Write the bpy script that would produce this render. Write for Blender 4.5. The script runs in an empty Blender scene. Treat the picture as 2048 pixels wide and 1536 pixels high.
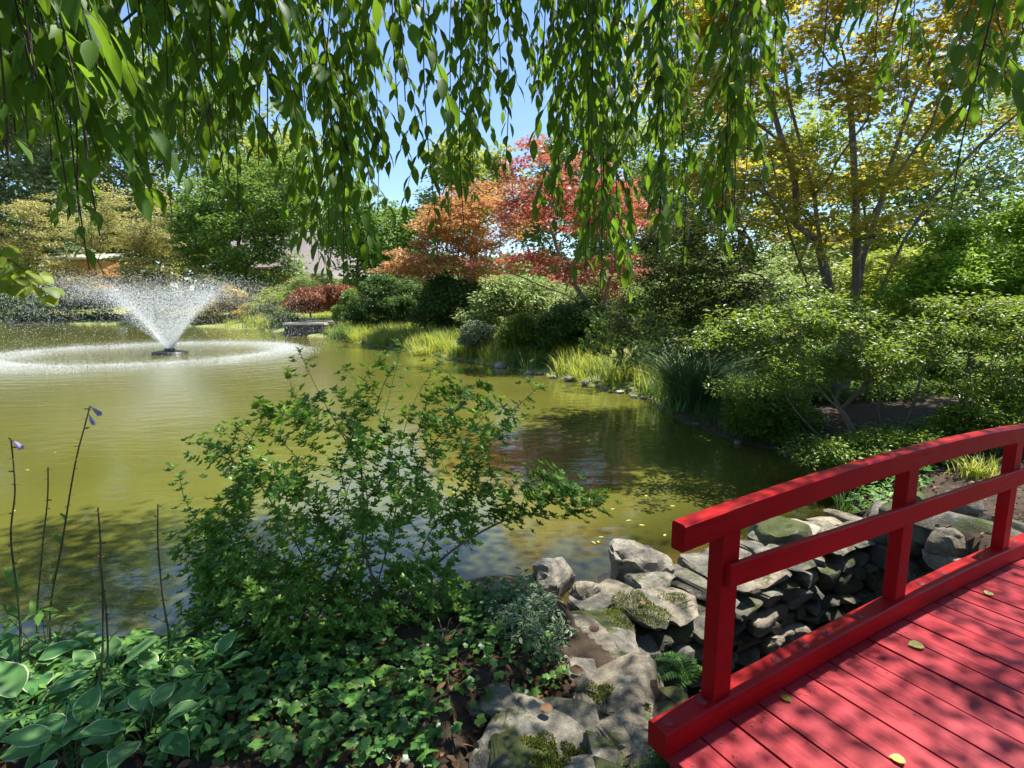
import bpy, math, random
import numpy as np
from mathutils import Vector, Matrix, noise as mnoise

random.seed(7)
RNG = np.random.default_rng(11)
SC = bpy.context.scene
COL = SC.collection

# ---------------------------------------------------------------- camera, light, exposure
F_PX, PITCH, CAM_H = 1080.0, math.atan(165 / 1080), 2.0
cam = bpy.data.cameras.new('camera')
cam.sensor_width = 36.0
cam.lens = F_PX / 2048 * 36.0
cam.clip_start, cam.clip_end = 0.05, 2000
cam_o = bpy.data.objects.new('camera', cam)
COL.objects.link(cam_o)
cam_o.location = (0, 0, CAM_H)
cam_o.rotation_euler = (math.pi / 2 - PITCH, 0, 0)
SC.camera = cam_o

SUN_AZ, SUN_EL = math.radians(33), math.radians(64)       # azimuth from +X towards +Y
SUNV = Vector((math.cos(SUN_AZ) * math.cos(SUN_EL), math.sin(SUN_AZ) * math.cos(SUN_EL), math.sin(SUN_EL)))
world = bpy.data.worlds.new('World')
SC.world = world
world.use_nodes = True
wn = world.node_tree
sky = wn.nodes.new('ShaderNodeTexSky')
sky.sky_type = 'NISHITA'
sky.sun_disc = False
sky.sun_elevation = SUN_EL
sky.sun_rotation = math.pi / 2 - SUN_AZ
sky.air_density, sky.dust_density, sky.ozone_density = .95, 0.15, 4.0
wn.nodes['Background'].inputs['Strength'].default_value = 0.09
wn.links.new(sky.outputs[0], wn.nodes['Background'].inputs['Color'])
sun = bpy.data.lights.new('sun', 'SUN')
sun.energy, sun.angle, sun.color = 4.6, math.radians(0.53), (1.0, 0.95, 0.86)
sun_o = bpy.data.objects.new('sun', sun)
COL.objects.link(sun_o)
sun_o.rotation_euler = SUNV.to_track_quat('Z', 'Y').to_euler()
SC.view_settings.view_transform = 'Standard'
SC.view_settings.look = 'None'
SC.view_settings.exposure = 1.45
SC.view_settings.gamma = 1
SC.view_settings.use_curve_mapping = False
SC.render.engine = 'CYCLES'
SC.cycles.max_bounces = 8
SC.cycles.diffuse_bounces = 4
SC.cycles.glossy_bounces = 3
SC.cycles.transmission_bounces = 4
SC.cycles.transparent_max_bounces = 12
SC.cycles.caustics_reflective = False
SC.cycles.caustics_refractive = False
SC.cycles.use_denoising = True
try:
    SC.cycles.denoiser = 'OPENIMAGEDENOISE'
    SC.cycles.denoising_prefilter = 'ACCURATE'
except Exception:
    pass

# ---------------------------------------------------------------- measuring the photograph
_c, _s = math.cos(PITCH), math.sin(PITCH)
def ray(px, py):
    a, b = (np.asarray(px, float) - 1024) / F_PX, (np.asarray(py, float) - 768) / F_PX
    return a, _c - b * _s, -_s - b * _c
def at(px, py, z=0.0):                       # point of the photograph on the level z
    dx, dy, dz = ray(px, py)
    t = (z - CAM_H) / dz
    return Vector((float(dx * t), float(dy * t), z))
def atY(px, py, Y):                          # point of the photograph at the distance Y
    dx, dy, dz = ray(px, py)
    t = Y / dy
    return np.stack([dx * t, np.broadcast_to(Y, np.shape(dx * t)), CAM_H + dz * t], -1)
def proj(P):
    P = np.asarray(P, float)
    z = P[..., 2] - CAM_H
    w = _c * P[..., 1] - _s * z
    v = _s * P[..., 1] + _c * z
    w = np.where(w < 0.05, 0.05, w)
    return 1024 + F_PX * P[..., 0] / w, 768 - F_PX * v / w, w

# ---------------------------------------------------------------- object helpers
def link(o, parent=None):
    COL.objects.link(o)
    if parent is not None:
        o.parent = parent
    return o
def tag(o, label=None, cat=None, group=None, kind=None):
    if label: o['label'] = label
    if cat: o['category'] = cat
    if group: o['group'] = group
    if kind: o['kind'] = kind
    return o
def thing(name, label, cat, loc=(0, 0, 0), group=None):
    o = link(bpy.data.objects.new(name, None))
    o.location = loc
    o.empty_display_size = 0.2
    return tag(o, label, cat, group)
def put(name, mesh, parent=None, world_space=True):
    """one mesh object; vertices are given in world space, the parent may stand anywhere"""
    o = bpy.data.objects.new(name, mesh)
    link(o, parent)
    if parent is not None and world_space:
        o.location = -parent_loc(parent)
    return o
def parent_loc(p):
    v = Vector((0, 0, 0))
    while p is not None:
        v = v + p.location
        p = p.parent
    return v
def mesh_np(name, V, F, mat=None, smooth=False, attrs=None):
    """V (n,3); F (m,3) or (m,4) array, or a list of such arrays"""
    me = bpy.data.meshes.new(name)
    V = np.ascontiguousarray(V, np.float32)
    Fs = F if isinstance(F, list) else [F]
    Fs = [np.asarray(f, np.int32) for f in Fs if len(f)]
    me.vertices.add(len(V))
    me.vertices.foreach_set('co', V.ravel())
    nl = sum(f.size for f in Fs)
    me.loops.add(nl)
    me.loops.foreach_set('vertex_index', np.concatenate([f.ravel() for f in Fs]))
    starts, o = [], 0
    for f in Fs:
        starts.append(o + np.arange(len(f)) * f.shape[1])
        o += f.size
    starts = np.concatenate(starts).astype(np.int32)
    me.polygons.add(len(starts))
    me.polygons.foreach_set('loop_start', starts)
    if attrs:
        for k, a in attrs.items():
            at_ = me.attributes.new(k, 'FLOAT', 'POINT')
            at_.data.foreach_set('value', np.ascontiguousarray(a, np.float32))
    me.update(calc_edges=True)
    me.validate()
    me.polygons.foreach_set('use_smooth', np.full(len(me.polygons), bool(smooth)))
    if mat is not None:
        me.materials.append(mat)
    return me
def norm(v):
    v = np.asarray(v, float)
    return v / np.maximum(np.linalg.norm(v, axis=-1, keepdims=True), 1e-9)

# ---------------------------------------------------------------- materials
def new_mat(name):
    m = bpy.data.materials.new(name)
    m.use_nodes = True
    nt = m.node_tree
    b = nt.nodes['Principled BSDF']
    return m, nt, b
def N(nt, t, **kw):
    n = nt.nodes.new(t)
    for k, v in kw.items():
        if k in n.inputs.keys() if isinstance(k, str) else False:
            n.inputs[k].default_value = v
        else:
            setattr(n, k, v)
    return n
def rgb(c): return (c[0], c[1], c[2], 1.0)
def noise(nt, scale, detail=4, rough=.6, coord='Object', stretch=None, dist=0):
    tc = N(nt, 'ShaderNodeTexCoord')
    n = N(nt, 'ShaderNodeTexNoise')
    n.inputs['Scale'].default_value = scale
    n.inputs['Detail'].default_value = detail
    n.inputs['Roughness'].default_value = rough
    n.inputs['Distortion'].default_value = dist
    if coord == 'World':
        g = N(nt, 'ShaderNodeNewGeometry'); src = g.outputs['Position']
    else:
        src = tc.outputs[coord]
    if stretch is not None:
        mp = N(nt, 'ShaderNodeMapping')
        mp.inputs['Scale'].default_value = stretch
        nt.links.new(src, mp.inputs['Vector']); src = mp.outputs[0]
    nt.links.new(src, n.inputs['Vector'])
    return n.outputs[0]
def ramp(nt, src, stops):
    r = N(nt, 'ShaderNodeValToRGB')
    e = r.color_ramp.elements
    while len(e) < len(stops): e.new(0.5)
    for i, (p, c) in enumerate(stops):
        e[i].position = p
        e[i].color = rgb(c) if not isinstance(c, (int, float)) else (c, c, c, 1)
    nt.links.new(src, r.inputs[0])
    return r.outputs[0]
def mixc(nt, fac, a, b, mode='MIX'):
    m = N(nt, 'ShaderNodeMix', data_type='RGBA', blend_type=mode)
    for sock, v in ((m.inputs[0], fac), (m.inputs[6], a), (m.inputs[7], b)):
        if hasattr(v, 'is_linked') or hasattr(v, 'links'): nt.links.new(v, sock)
        elif isinstance(v, (int, float)): sock.default_value = v
        else: sock.default_value = rgb(v)
    return m.outputs[2]
def math_n(nt, op, a, b=None):
    m = N(nt, 'ShaderNodeMath', operation=op)
    for i, v in enumerate((a, b)):
        if v is None: continue
        if isinstance(v, (int, float)): m.inputs[i].default_value = v
        else: nt.links.new(v, m.inputs[i])
    return m.outputs[0]
def bump(nt, b, h, strength=.5, dist=.01):
    bp = N(nt, 'ShaderNodeBump')
    bp.inputs['Strength'].default_value = strength
    bp.inputs['Distance'].default_value = dist
    nt.links.new(h, bp.inputs['Height'])
    nt.links.new(bp.outputs[0], b.inputs['Normal'])
    return bp

def leaf_mat(name, stops, trans, tw=.38, rough=.45, spec=.25, edge=None, vein=False):
    """leaf: colour varies from leaf to leaf (each island or object its own), light passes through"""
    m, nt, b = new_mat(name)
    g = N(nt, 'ShaderNodeNewGeometry'); oi = N(nt, 'ShaderNodeObjectInfo')
    r = math_n(nt, 'FRACT', math_n(nt, 'ADD', g.outputs['Random Per Island'], oi.outputs['Random']))
    k = len(stops)
    col = ramp(nt, r, [(i / max(1, k - 1), c) for i, c in enumerate(stops)])
    val = N(nt, 'ShaderNodeHueSaturation')
    r2 = math_n(nt, 'FRACT', math_n(nt, 'MULTIPLY', r, 17.31))
    nt.links.new(math_n(nt, 'ADD', math_n(nt, 'MULTIPLY', r2, .6), .7), val.inputs['Value'])
    nt.links.new(col, val.inputs['Color'])
    col = val.outputs[0]
    tcol = mixc(nt, .55, col, trans)
    if edge is not None:
        at_ = N(nt, 'ShaderNodeAttribute', attribute_name='edge')
        nz = noise(nt, 40, 3)
        w = math_n(nt, 'ADD', at_.outputs['Fac'], math_n(nt, 'MULTIPLY', math_n(nt, 'SUBTRACT', nz, .5), .35))
        w = ramp(nt, w, [(.62, 0.0), (.78, 1.0)])
        col = mixc(nt, w, col, edge)
        tcol = mixc(nt, w, tcol, edge)
    if vein:
        at_ = N(nt, 'ShaderNodeAttribute', attribute_name='across')
        al = N(nt, 'ShaderNodeAttribute', attribute_name='along')
        wv = N(nt, 'ShaderNodeMath', operation='SINE')
        nt.links.new(math_n(nt, 'MULTIPLY', math_n(nt, 'SUBTRACT', al.outputs['Fac'], math_n(nt, 'MULTIPLY', at_.outputs['Fac'], .22)), 62.0), wv.inputs[0])
        bump(nt, b, wv.outputs[0], .07, .0010)
        mid = ramp(nt, at_.outputs['Fac'], [(.0, 1.0), (.07, 0.0)])
        col = mixc(nt, math_n(nt, 'MULTIPLY', mid, .55), col, (.16, .24, .06))
        nz = noise(nt, 30, 3)
        col = mixc(nt, ramp(nt, nz, [(.62, 0.0), (.8, .35)]), col, (.10, .085, .02))
    nt.links.new(col, b.inputs['Base Color'])
    b.inputs['Roughness'].default_value = rough
    b.inputs['Specular IOR Level'].default_value = spec
    t = N(nt, 'ShaderNodeBsdfTranslucent')
    nt.links.new(tcol, t.inputs['Color'])
    mx = N(nt, 'ShaderNodeMixShader')
    mx.inputs[0].default_value = tw
    nt.links.new(b.outputs[0], mx.inputs[1]); nt.links.new(t.outputs[0], mx.inputs[2])
    nt.links.new(mx.outputs[0], nt.nodes['Material Output'].inputs['Surface'])
    return m
def bark_mat(name, c1, c2, scale=14, lichen=None):
    m, nt, b = new_mat(name)
    n = noise(nt, scale, 6, .7, 'World', (1, 1, .25))
    col = ramp(nt, n, [(.3, c1), (.7, c2)])
    if lichen is not None:
        n2 = noise(nt, 9, 5, .65, 'World')
        col = mixc(nt, ramp(nt, n2, [(.56, 0.0), (.64, 1.0)]), col, lichen)
    nt.links.new(col, b.inputs['Base Color'])
    b.inputs['Roughness'].default_value = .9
    bump(nt, b, n, .7, .02)
    return m

M = {}
M['cherry'] = leaf_mat('cherry_leaf', [(.035, .095, .011), (.05, .125, .014), (.075, .155, .018)], (.34, .58, .03), 0.46, .5, .2, vein=True)
M['cherry_far'] = leaf_mat('cherry_leaf_small', [(.035, .095, .011), (.05, .125, .014), (.075, .155, .018)], (.34, .58, .03), 0.46, .4, .4)
M['azalea'] = leaf_mat('azalea_leaf', [(0.069, 0.161, 0.023), (0.098, 0.207, 0.029), (0.161, 0.287, 0.040)], (0.374, 0.594, 0.044), 0.4, .4, .35)
M['azalea_dark'] = leaf_mat('old_azalea_leaf', [(.06, .105, .02), (.10, .17, .028), (.18, .26, .035)], (.42, .56, .04), 0.42, .4, .4)
M['hosta'] = leaf_mat('hosta_leaf', [(0.070, 0.194, 0.061), (0.105, 0.246, 0.070), (0.150, 0.299, 0.088)], (0.288, 0.547, 0.086), .3, .5, .3, edge=(.55, .6, .36))
M['hosta_bract'] = leaf_mat('hosta_bract', [(.07, .16, .03), (.10, .2, .04)], (.28, .45, .06), .35)
M['ivy'] = leaf_mat('ivy_leaf', [(0.031, 0.094, 0.021), (0.055, 0.140, 0.028), (0.094, 0.203, 0.039), (0.156, 0.265, 0.047)], (0.212, 0.398, 0.040), .25, .35, .45)
M['groundcover'] = leaf_mat('groundcover_leaf', [(0.056, 0.169, 0.048), (0.094, 0.225, 0.056), (0.169, 0.319, 0.056)], (0.312, 0.530, 0.062), .3)
M['creeper'] = leaf_mat('creeper_leaf', [(0.049, 0.126, 0.063), (0.070, 0.168, 0.070)], (0.182, 0.364, 0.078), .25)
M['variegated'] = leaf_mat('variegated_leaf', [(0.039, 0.111, 0.039), (0.065, 0.143, 0.052)], (0.168, 0.336, 0.060), .25, edge=(.6, .62, .42))
M['fern'] = leaf_mat('fern_leaf', [(.06, .15, .03), (.08, .18, .035)], (.22, .4, .04), .35)
M['katsura'] = leaf_mat('round_leaf', [(.17, .25, .025), (.28, .33, .04), (.13, .23, .035)], (.62, .72, .06), .5)
M['yellow_maple'] = leaf_mat('pale_yellow_maple_leaf', [(.36, .36, .11), (.46, .42, .15), (.52, .46, .2), (.24, .29, .09)], (.6, .55, .2), .3)
M['mid_green'] = leaf_mat('mid_green_leaf', [(0.068, 0.135, 0.034), (0.108, 0.216, 0.041), (0.203, 0.324, 0.054), (0.041, 0.108, 0.041)], (0.390, 0.546, 0.065), .3)
M['grey_green'] = leaf_mat('grey_green_leaf', [(0.108, 0.162, 0.081), (0.189, 0.243, 0.121), (0.270, 0.324, 0.162)], (0.360, 0.432, 0.168), .3)
M['pale_green'] = leaf_mat('pale_green_leaf', [(0.156, 0.221, 0.078), (0.234, 0.312, 0.104), (0.312, 0.364, 0.130)], (0.468, 0.572, 0.156), .35)
M['lime'] = leaf_mat('lime_leaf', [(0.208, 0.286, 0.039), (0.338, 0.390, 0.052), (0.130, 0.208, 0.039)], (0.600, 0.660, 0.072), .35)
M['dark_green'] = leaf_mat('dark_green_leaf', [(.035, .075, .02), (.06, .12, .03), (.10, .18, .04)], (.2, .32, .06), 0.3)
M['orange'] = leaf_mat('orange_maple_leaf', [(.42, .17, .07), (.52, .25, .1), (.56, .34, .14), (.34, .22, .07)], (.75, .4, .14), 0.38)
M['red'] = leaf_mat('red_maple_leaf', [(.5, .085, .065), (.46, .15, .09), (.38, .05, .055), (.3, .2, .07), (.58, .2, .15)], (.75, .22, .14), 0.36)
M['brown_lace'] = leaf_mat('brown_laceleaf', [(0.163, 0.056, 0.031), (0.250, 0.094, 0.044), (0.325, 0.150, 0.062)], (0.480, 0.168, 0.060), .3)
M['gold'] = leaf_mat('golden_leaf', [(.42, .32, .06), (.52, .4, .1), (.34, .28, .06)], (.6, .46, .1), .3)
M['right_maple'] = leaf_mat('amber_maple_leaf', [(.17, .24, .02), (.34, .34, .03), (.46, .30, .05), (.13, .20, .02), (.5, .24, .05), (.52, .32, .06)], (.7, .66, .07), 0.52, .4, .3)
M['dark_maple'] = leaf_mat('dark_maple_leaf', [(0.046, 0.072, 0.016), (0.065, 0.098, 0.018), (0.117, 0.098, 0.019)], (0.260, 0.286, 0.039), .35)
M['rhodo'] = leaf_mat('bright_shrub_leaf', [(0.169, 0.312, 0.026), (0.260, 0.416, 0.039), (0.104, 0.221, 0.026)], (0.480, 0.696, 0.060), .35)
M['pine'] = leaf_mat('pine_needle', [(.05, .11, .03), (.10, .18, .03), (.2, .28, .05)], (.2, .3, .05), .15)
M['grass'] = leaf_mat('bank_grass_blade', [(.22, .30, .035), (.34, .38, .05), (.42, .40, .09), (.14, .24, .035)], (.6, .66, .08), .45)
M['dark_grass'] = leaf_mat('reed_blade', [(.04, .10, .03), (.07, .15, .04), (.11, .2, .04)], (.2, .36, .06), .3)
M['sedge'] = leaf_mat('sedge_blade', [(0.070, 0.168, 0.070), (0.112, 0.224, 0.084), (0.196, 0.280, 0.084)], (0.240, 0.432, 0.096), .3, .35, .5)
M['yellow_leaf'] = leaf_mat('fallen_yellow_leaf', [(.5, .4, .08), (.56, .5, .16), (.42, .42, .08)], (.6, .5, .1), .2)
M['brown_leaf'] = leaf_mat('dry_brown_leaf', [(.07, .035, .018), (.13, .065, .03), (.22, .12, .06), (.05, .03, .018)], (.25, .12, .05), .15, .6, .2)
M['flower'] = leaf_mat('lavender_petal', [(.34, .28, .5), (.42, .36, .56)], (.5, .42, .7), .4)
M['moss'] = leaf_mat('moss_tuft', [(.09, .13, .016), (.14, .17, .02), (.2, .2, .03)], (.3, .36, .04), .2, .8, .1)
M['bark_dark'] = bark_mat('dark_twig_bark', (.035, .025, .018), (.085, .062, .045), 30)
M['bark_grey'] = bark_mat('grey_maple_bark', (.11, .088, .065), (.26, .21, .16), 14, (.36, .36, .29))
M['bark_pale'] = bark_mat('pale_maple_bark', (.2, .16, .12), (.36, .31, .25), 10)
M['bark_azalea'] = bark_mat('azalea_bark', (.09, .068, .048), (.24, .18, .125), 30)
M['stem_green'] = bark_mat('green_stem', (.05, .075, .02), (.09, .11, .03), 60)
M['stem_dark'] = bark_mat('brown_scape', (.06, .05, .025), (.08, .09, .03), 60)

TH_GRAIN = math.radians(29.5)
def red_paint(name, ca, cb, worn, spec):
    m, nt, b = new_mat(name)
    oi = N(nt, 'ShaderNodeObjectInfo')
    n1 = noise(nt, 3.2, 5, .6, 'World')
    n2 = noise(nt, 60, 5, .7, 'World', (1, 1, .3))
    base = ramp(nt, n1, [(.3, ca), (.7, cb)])
    v = N(nt, 'ShaderNodeHueSaturation')
    nt.links.new(math_n(nt, 'ADD', math_n(nt, 'MULTIPLY', oi.outputs['Random'], .22), .88), v.inputs['Value'])
    nt.links.new(base, v.inputs['Color'])
    g = N(nt, 'ShaderNodeNewGeometry')
    chip = ramp(nt, noise(nt, 26, 8, .75, 'World'), [(.71, 0.0), (.75, 1.0)])
    col = mixc(nt, math_n(nt, 'MULTIPLY', chip, .3 + worn * .4), v.outputs[0], (.42, .13, .14))
    fade = ramp(nt, noise(nt, 2.1, 6, .7, 'World', (1, 1, 1), .8), [(.38, 0.0), (.66, 1.0)])
    col = mixc(nt, math_n(nt, 'MULTIPLY', fade, worn), col, (.40, .06, .075))
    dirt = ramp(nt, noise(nt, 7, 7, .7, 'World'), [(.52, 0.0), (.75, .35)])
    col = mixc(nt, dirt, col, (.16, .02, .022))
    nt.links.new(col, b.inputs['Base Color'])
    gm = N(nt, 'ShaderNodeMapping', vector_type='TEXTURE'); gm.inputs['Rotation'].default_value = (0, 0, TH_GRAIN if worn < .2 else TH_GRAIN + math.pi / 2)
    gs = N(nt, 'ShaderNodeMapping'); gs.inputs['Scale'].default_value = (2.2, 70, 70)
    nt.links.new(g.outputs['Position'], gm.inputs['Vector']); nt.links.new(gm.outputs[0], gs.inputs['Vector'])
    gn = N(nt, 'ShaderNodeTexNoise'); gn.inputs['Scale'].default_value = 1.0; gn.inputs['Detail'].default_value = 5; gn.inputs['Distortion'].default_value = .4
    nt.links.new(gs.outputs[0], gn.inputs['Vector'])
    col = mixc(nt, ramp(nt, gn.outputs[0], [(.3, .38), (.5, 0.0)]), col, (.09, .004, .006))
    n2 = math_n(nt, 'ADD', math_n(nt, 'MULTIPLY', n2, .4), gn.outputs[0])
    nt.links.new(col, b.inputs['Base Color'])
    rr = ramp(nt, n2, [(.5, .36), (1.0, .6)])
    nt.links.new(rr, b.inputs['Roughness'])
    b.inputs['Specular IOR Level'].default_value = spec
    bump(nt, b, n2, .35, .004)
    return m
M['red'+'_paint'] = red_paint('deep_red_paint', (.25, .0018, .003), (.33, .003, .005), .04, .13)
M['deck_paint'] = red_paint('faded_deck_paint', (.24, .006, .011), (.31, .011, .018), .45, .2)

def stone_mat(name, cols, moss=.0, sc=1.0):
    m, nt, b = new_mat(name)
    oi = N(nt, 'ShaderNodeObjectInfo')
    n1 = noise(nt, 5 * sc, 8, .7, 'World', dist=.6)
    n2 = noise(nt, 45 * sc, 8, .75, 'World')
    vr = N(nt, 'ShaderNodeTexVoronoi'); vr.inputs['Scale'].default_value = 22 * sc
    g = N(nt, 'ShaderNodeNewGeometry'); nt.links.new(g.outputs['Position'], vr.inputs['Vector'])
    col = ramp(nt, n1, [(.28, cols[0]), (.5, cols[1]), (.72, cols[2])])
    v = N(nt, 'ShaderNodeHueSaturation')
    nt.links.new(math_n(nt, 'ADD', math_n(nt, 'MULTIPLY', oi.outputs['Random'], .55), .7), v.inputs['Value'])
    nt.links.new(col, v.inputs['Color'])
    col = mixc(nt, ramp(nt, n2, [(.35, .55), (.6, 0.0)]), v.outputs[0], (.05, .045, .035))
    li = ramp(nt, noise(nt, 11 * sc, 6, .7, 'World'), [(.6, 0.0), (.68, .7)])
    col = mixc(nt, li, col, (.34, .35, .29))
    if moss > 0:
        sx = N(nt, 'ShaderNodeSeparateXYZ'); nt.links.new(g.outputs['Normal'], sx.inputs[0])
        up = ramp(nt, sx.outputs[2], [(.1, 0.0), (.7, 1.0)])
        mm = ramp(nt, noise(nt, 6 * sc, 6, .7, 'World'), [(.62 - moss, 0.0), (.70 - moss, 1.0)])
        col = mixc(nt, math_n(nt, 'MULTIPLY', mm, math_n(nt, 'ADD', math_n(nt, 'MULTIPLY', up, .75), .2)), col, (.06, .075, .014))
    nt.links.new(col, b.inputs['Base Color'])
    b.inputs['Roughness'].default_value = .88
    h = math_n(nt, 'ADD', math_n(nt, 'MULTIPLY', n2, .5), n1)
    bump(nt, b, h, 1.0, .028)
    return m
M['stone'] = stone_mat('grey_fieldstone', [(.09, .083, .066), (.21, .19, .15), (.36, .325, .255)], .10)
M['stone_warm'] = stone_mat('tan_fieldstone', [(.13, .11, .08), (.28, .235, .17), (.42, .36, .27)], .04)
M['stone_dark'] = stone_mat('dark_fieldstone', [(.05, .048, .04), (.12, .11, .085), (.2, .18, .14)], .14)  # darkest tone of the fieldstone
M['stone_mossy'] = stone_mat('mossy_fieldstone', [(.06, .06, .04), (.14, .13, .09), (.22, .2, .14)], .26)
M['stone_pale'] = stone_mat('pale_boulder_stone', [(.17, .15, .115), (.33, .295, .23), (.46, .41, .32)], .0)
def simple(name, c, rough=.8, ns=8, var=.25, metal=0):
    m, nt, b = new_mat(name)
    n = noise(nt, ns, 6, .65, 'World')
    nt.links.new(ramp(nt, n, [(.3, tuple(x * (1 - var) for x in c)), (.7, tuple(min(1, x * (1 + var)) for x in c))]), b.inputs['Base Color'])
    b.inputs['Roughness'].default_value = rough
    b.inputs['Metallic'].default_value = metal
    bump(nt, b, n, .3, .01)
    return m
M['black_plastic'] = simple('black_float', (.02, .02, .02), .4)
M['grey_wood'] = simple('weathered_grey_wood', (.2, .18, .15), .9, 20, .5)
M['roof'] = simple('mauve_shingle', (.2, .172, .165), .9, 3, .15)
M['wall'] = simple('tan_siding', (.3, .22, .16), .85, 4, .15)
M['wall_orange'] = simple('orange_brown_siding', (.5, .2, .06), .8, 4, .2)
M['white_trim'] = simple('white_trim', (.7, .68, .64), .6, 4, .06)
M['window_glass'] = simple('dark_window_glass', (.03, .035, .045), .1, 4, .1)
M['concrete'] = simple('pale_concrete', (.45, .4, .33), .9, 5, .15)
M['timber_dark'] = simple('dark_timber', (.07, .06, .05), .85, 8, .4)
M['metal'] = simple('bolt_painted_metal', (.2, .006, .01), .65, 30, .2)

def ground_mat():
    m, nt, b = new_mat('ground_soil_and_lawn')
    g = N(nt, 'ShaderNodeNewGeometry')
    sx = N(nt, 'ShaderNodeSeparateXYZ'); nt.links.new(g.outputs['Position'], sx.inputs[0])
    n1 = noise(nt, 9, 8, .75, 'World'); n2 = noise(nt, 60, 6, .8, 'World')
    soil = ramp(nt, n1, [(.3, (.022, .015, .009)), (.55, (.06, .038, .022)), (.75, (.11, .07, .04))])
    soil = mixc(nt, ramp(nt, n2, [(.5, 0.0), (.7, .6)]), soil, (.12, .075, .045))
    lawn = ramp(nt, noise(nt, 1.3, 6, .7, 'World'), [(.3, (.10, .14, .03)), (.55, (.2, .22, .05)), (.75, (.32, .28, .1))])
    far = N(nt, 'ShaderNodeMapRange'); far.inputs[1].default_value = 8.5; far.inputs[2].default_value = 12
    nt.links.new(sx.outputs[1], far.inputs[0])
    col = mixc(nt, far.outputs[0], soil, lawn)
    bed = N(nt, 'ShaderNodeMapRange'); bed.inputs[1].default_value = .02; bed.inputs[2].default_value = -.06
    nt.links.new(sx.outputs[2], bed.inputs[0])
    sand = ramp(nt, n1, [(.3, (.10, .07, .03)), (.7, (.26, .19, .09))])
    col = mixc(nt, bed.outputs[0], col, sand)
    deep = N(nt, 'ShaderNodeMapRange'); deep.inputs[1].default_value = -.3; deep.inputs[2].default_value = -.4
    nt.links.new(sx.outputs[2], deep.inputs[0])
    col = mixc(nt, deep.outputs[0], col, (.03, .026, .02))
    nt.links.new(col, b.inputs['Base Color'])
    b.inputs['Roughness'].default_value = .95
    bump(nt, b, math_n(nt, 'ADD', n1, math_n(nt, 'MULTIPLY', n2, .4)), 1.0, .03)
    return m
M['ground'] = ground_mat()

def water_mat():
    m, nt, b = new_mat('murky_pond_water')
    # suspended algae scatter light: an olive body under a clear rippled surface
    n = noise(nt, .35, 5, .6, 'World')
    body = ramp(nt, n, [(.3, (.088, .09, .017)), (.7, (.113, .113, .021))])
    nt.links.new(body, b.inputs['Base Color'])
    b.inputs['Roughness'].default_value = .02
    b.inputs['IOR'].default_value = 1.8
    g = N(nt, 'ShaderNodeNewGeometry')
    # ripples: fine wind ripple, slow swell, and rings spreading from the fountain
    w1 = noise(nt, 1.6, 3, .55, 'World', (1.0, 2.6, 1), .4)
    w2 = noise(nt, 5.5, 3, .6, 'World', (1.0, 1.7, 1))
    w3 = noise(nt, .5, 3, .6, 'World', (1, 1.4, 1), .6)
    vm = N(nt, 'ShaderNodeVectorMath', operation='DISTANCE')
    nt.links.new(g.outputs['Position'], vm.inputs[0])
    fp = at(340, 706, 0)
    vm.inputs[1].default_value = fp
    ds = math_n(nt, 'ADD', vm.outputs['Value'], math_n(nt, 'MULTIPLY', w3, 2.2))
    wv = math_n(nt, 'SINE', math_n(nt, 'MULTIPLY', ds, 9.0))
    fall = N(nt, 'ShaderNodeMapRange'); fall.inputs[1].default_value = 5; fall.inputs[2].default_value = 20
    fall.inputs[3].default_value = 1; fall.inputs[4].default_value = .06
    nt.links.new(vm.outputs['Value'], fall.inputs[0])
    chop = math_n(nt, 'MULTIPLY', noise(nt, 9, 4, .7, 'World'), math_n(nt, 'MULTIPLY', fall.outputs[0], .7))
    h = math_n(nt, 'ADD', math_n(nt, 'MULTIPLY', w1, .8), math_n(nt, 'MULTIPLY', w2, .16))
    h = math_n(nt, 'ADD', h, math_n(nt, 'MULTIPLY', w3, 1.0))
    h = math_n(nt, 'ADD', h, math_n(nt, 'MULTIPLY', wv, math_n(nt, 'MULTIPLY', fall.outputs[0], .12)))
    h = math_n(nt, 'ADD', h, chop)
    calm = N(nt, 'ShaderNodeMapRange'); calm.inputs[1].default_value = 3; calm.inputs[2].default_value = 9
    calm.inputs[3].default_value = .25; calm.inputs[4].default_value = 1
    sy = N(nt, 'ShaderNodeSeparateXYZ'); nt.links.new(g.outputs['Position'], sy.inputs[0])
    nt.links.new(sy.outputs[1], calm.inputs[0])
    h = math_n(nt, 'MULTIPLY', h, calm.outputs[0])
    bp = bump(nt, b, h, .5, .022)
    # clear shallows along the stone wall
    tr = N(nt, 'ShaderNodeBsdfTransparent'); tr.inputs[0].default_value = (.86, .8, .55, 1)
    gl = N(nt, 'ShaderNodeBsdfGlossy'); gl.inputs['Roughness'].default_value = .02
    nt.links.new(bp.outputs[0], gl.inputs['Normal'])
    fr = N(nt, 'ShaderNodeFresnel'); fr.inputs[0].default_value = 1.333
    nt.links.new(bp.outputs[0], fr.inputs['Normal'])
    cl = N(nt, 'ShaderNodeMixShader')
    nt.links.new(fr.outputs[0], cl.inputs[0]); nt.links.new(tr.outputs[0], cl.inputs[1]); nt.links.new(gl.outputs[0], cl.inputs[2])
    sh = N(nt, 'ShaderNodeAttribute', attribute_name='shallow')
    mx = N(nt, 'ShaderNodeMixShader')
    nt.links.new(math_n(nt, 'MULTIPLY', sh.outputs['Fac'], .85), mx.inputs[0])
    nt.links.new(b.outputs[0], mx.inputs[1]); nt.links.new(cl.outputs[0], mx.inputs[2])
    nt.links.new(mx.outputs[0], nt.nodes['Material Output'].inputs['Surface'])
    return m
M['water'] = water_mat()
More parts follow.
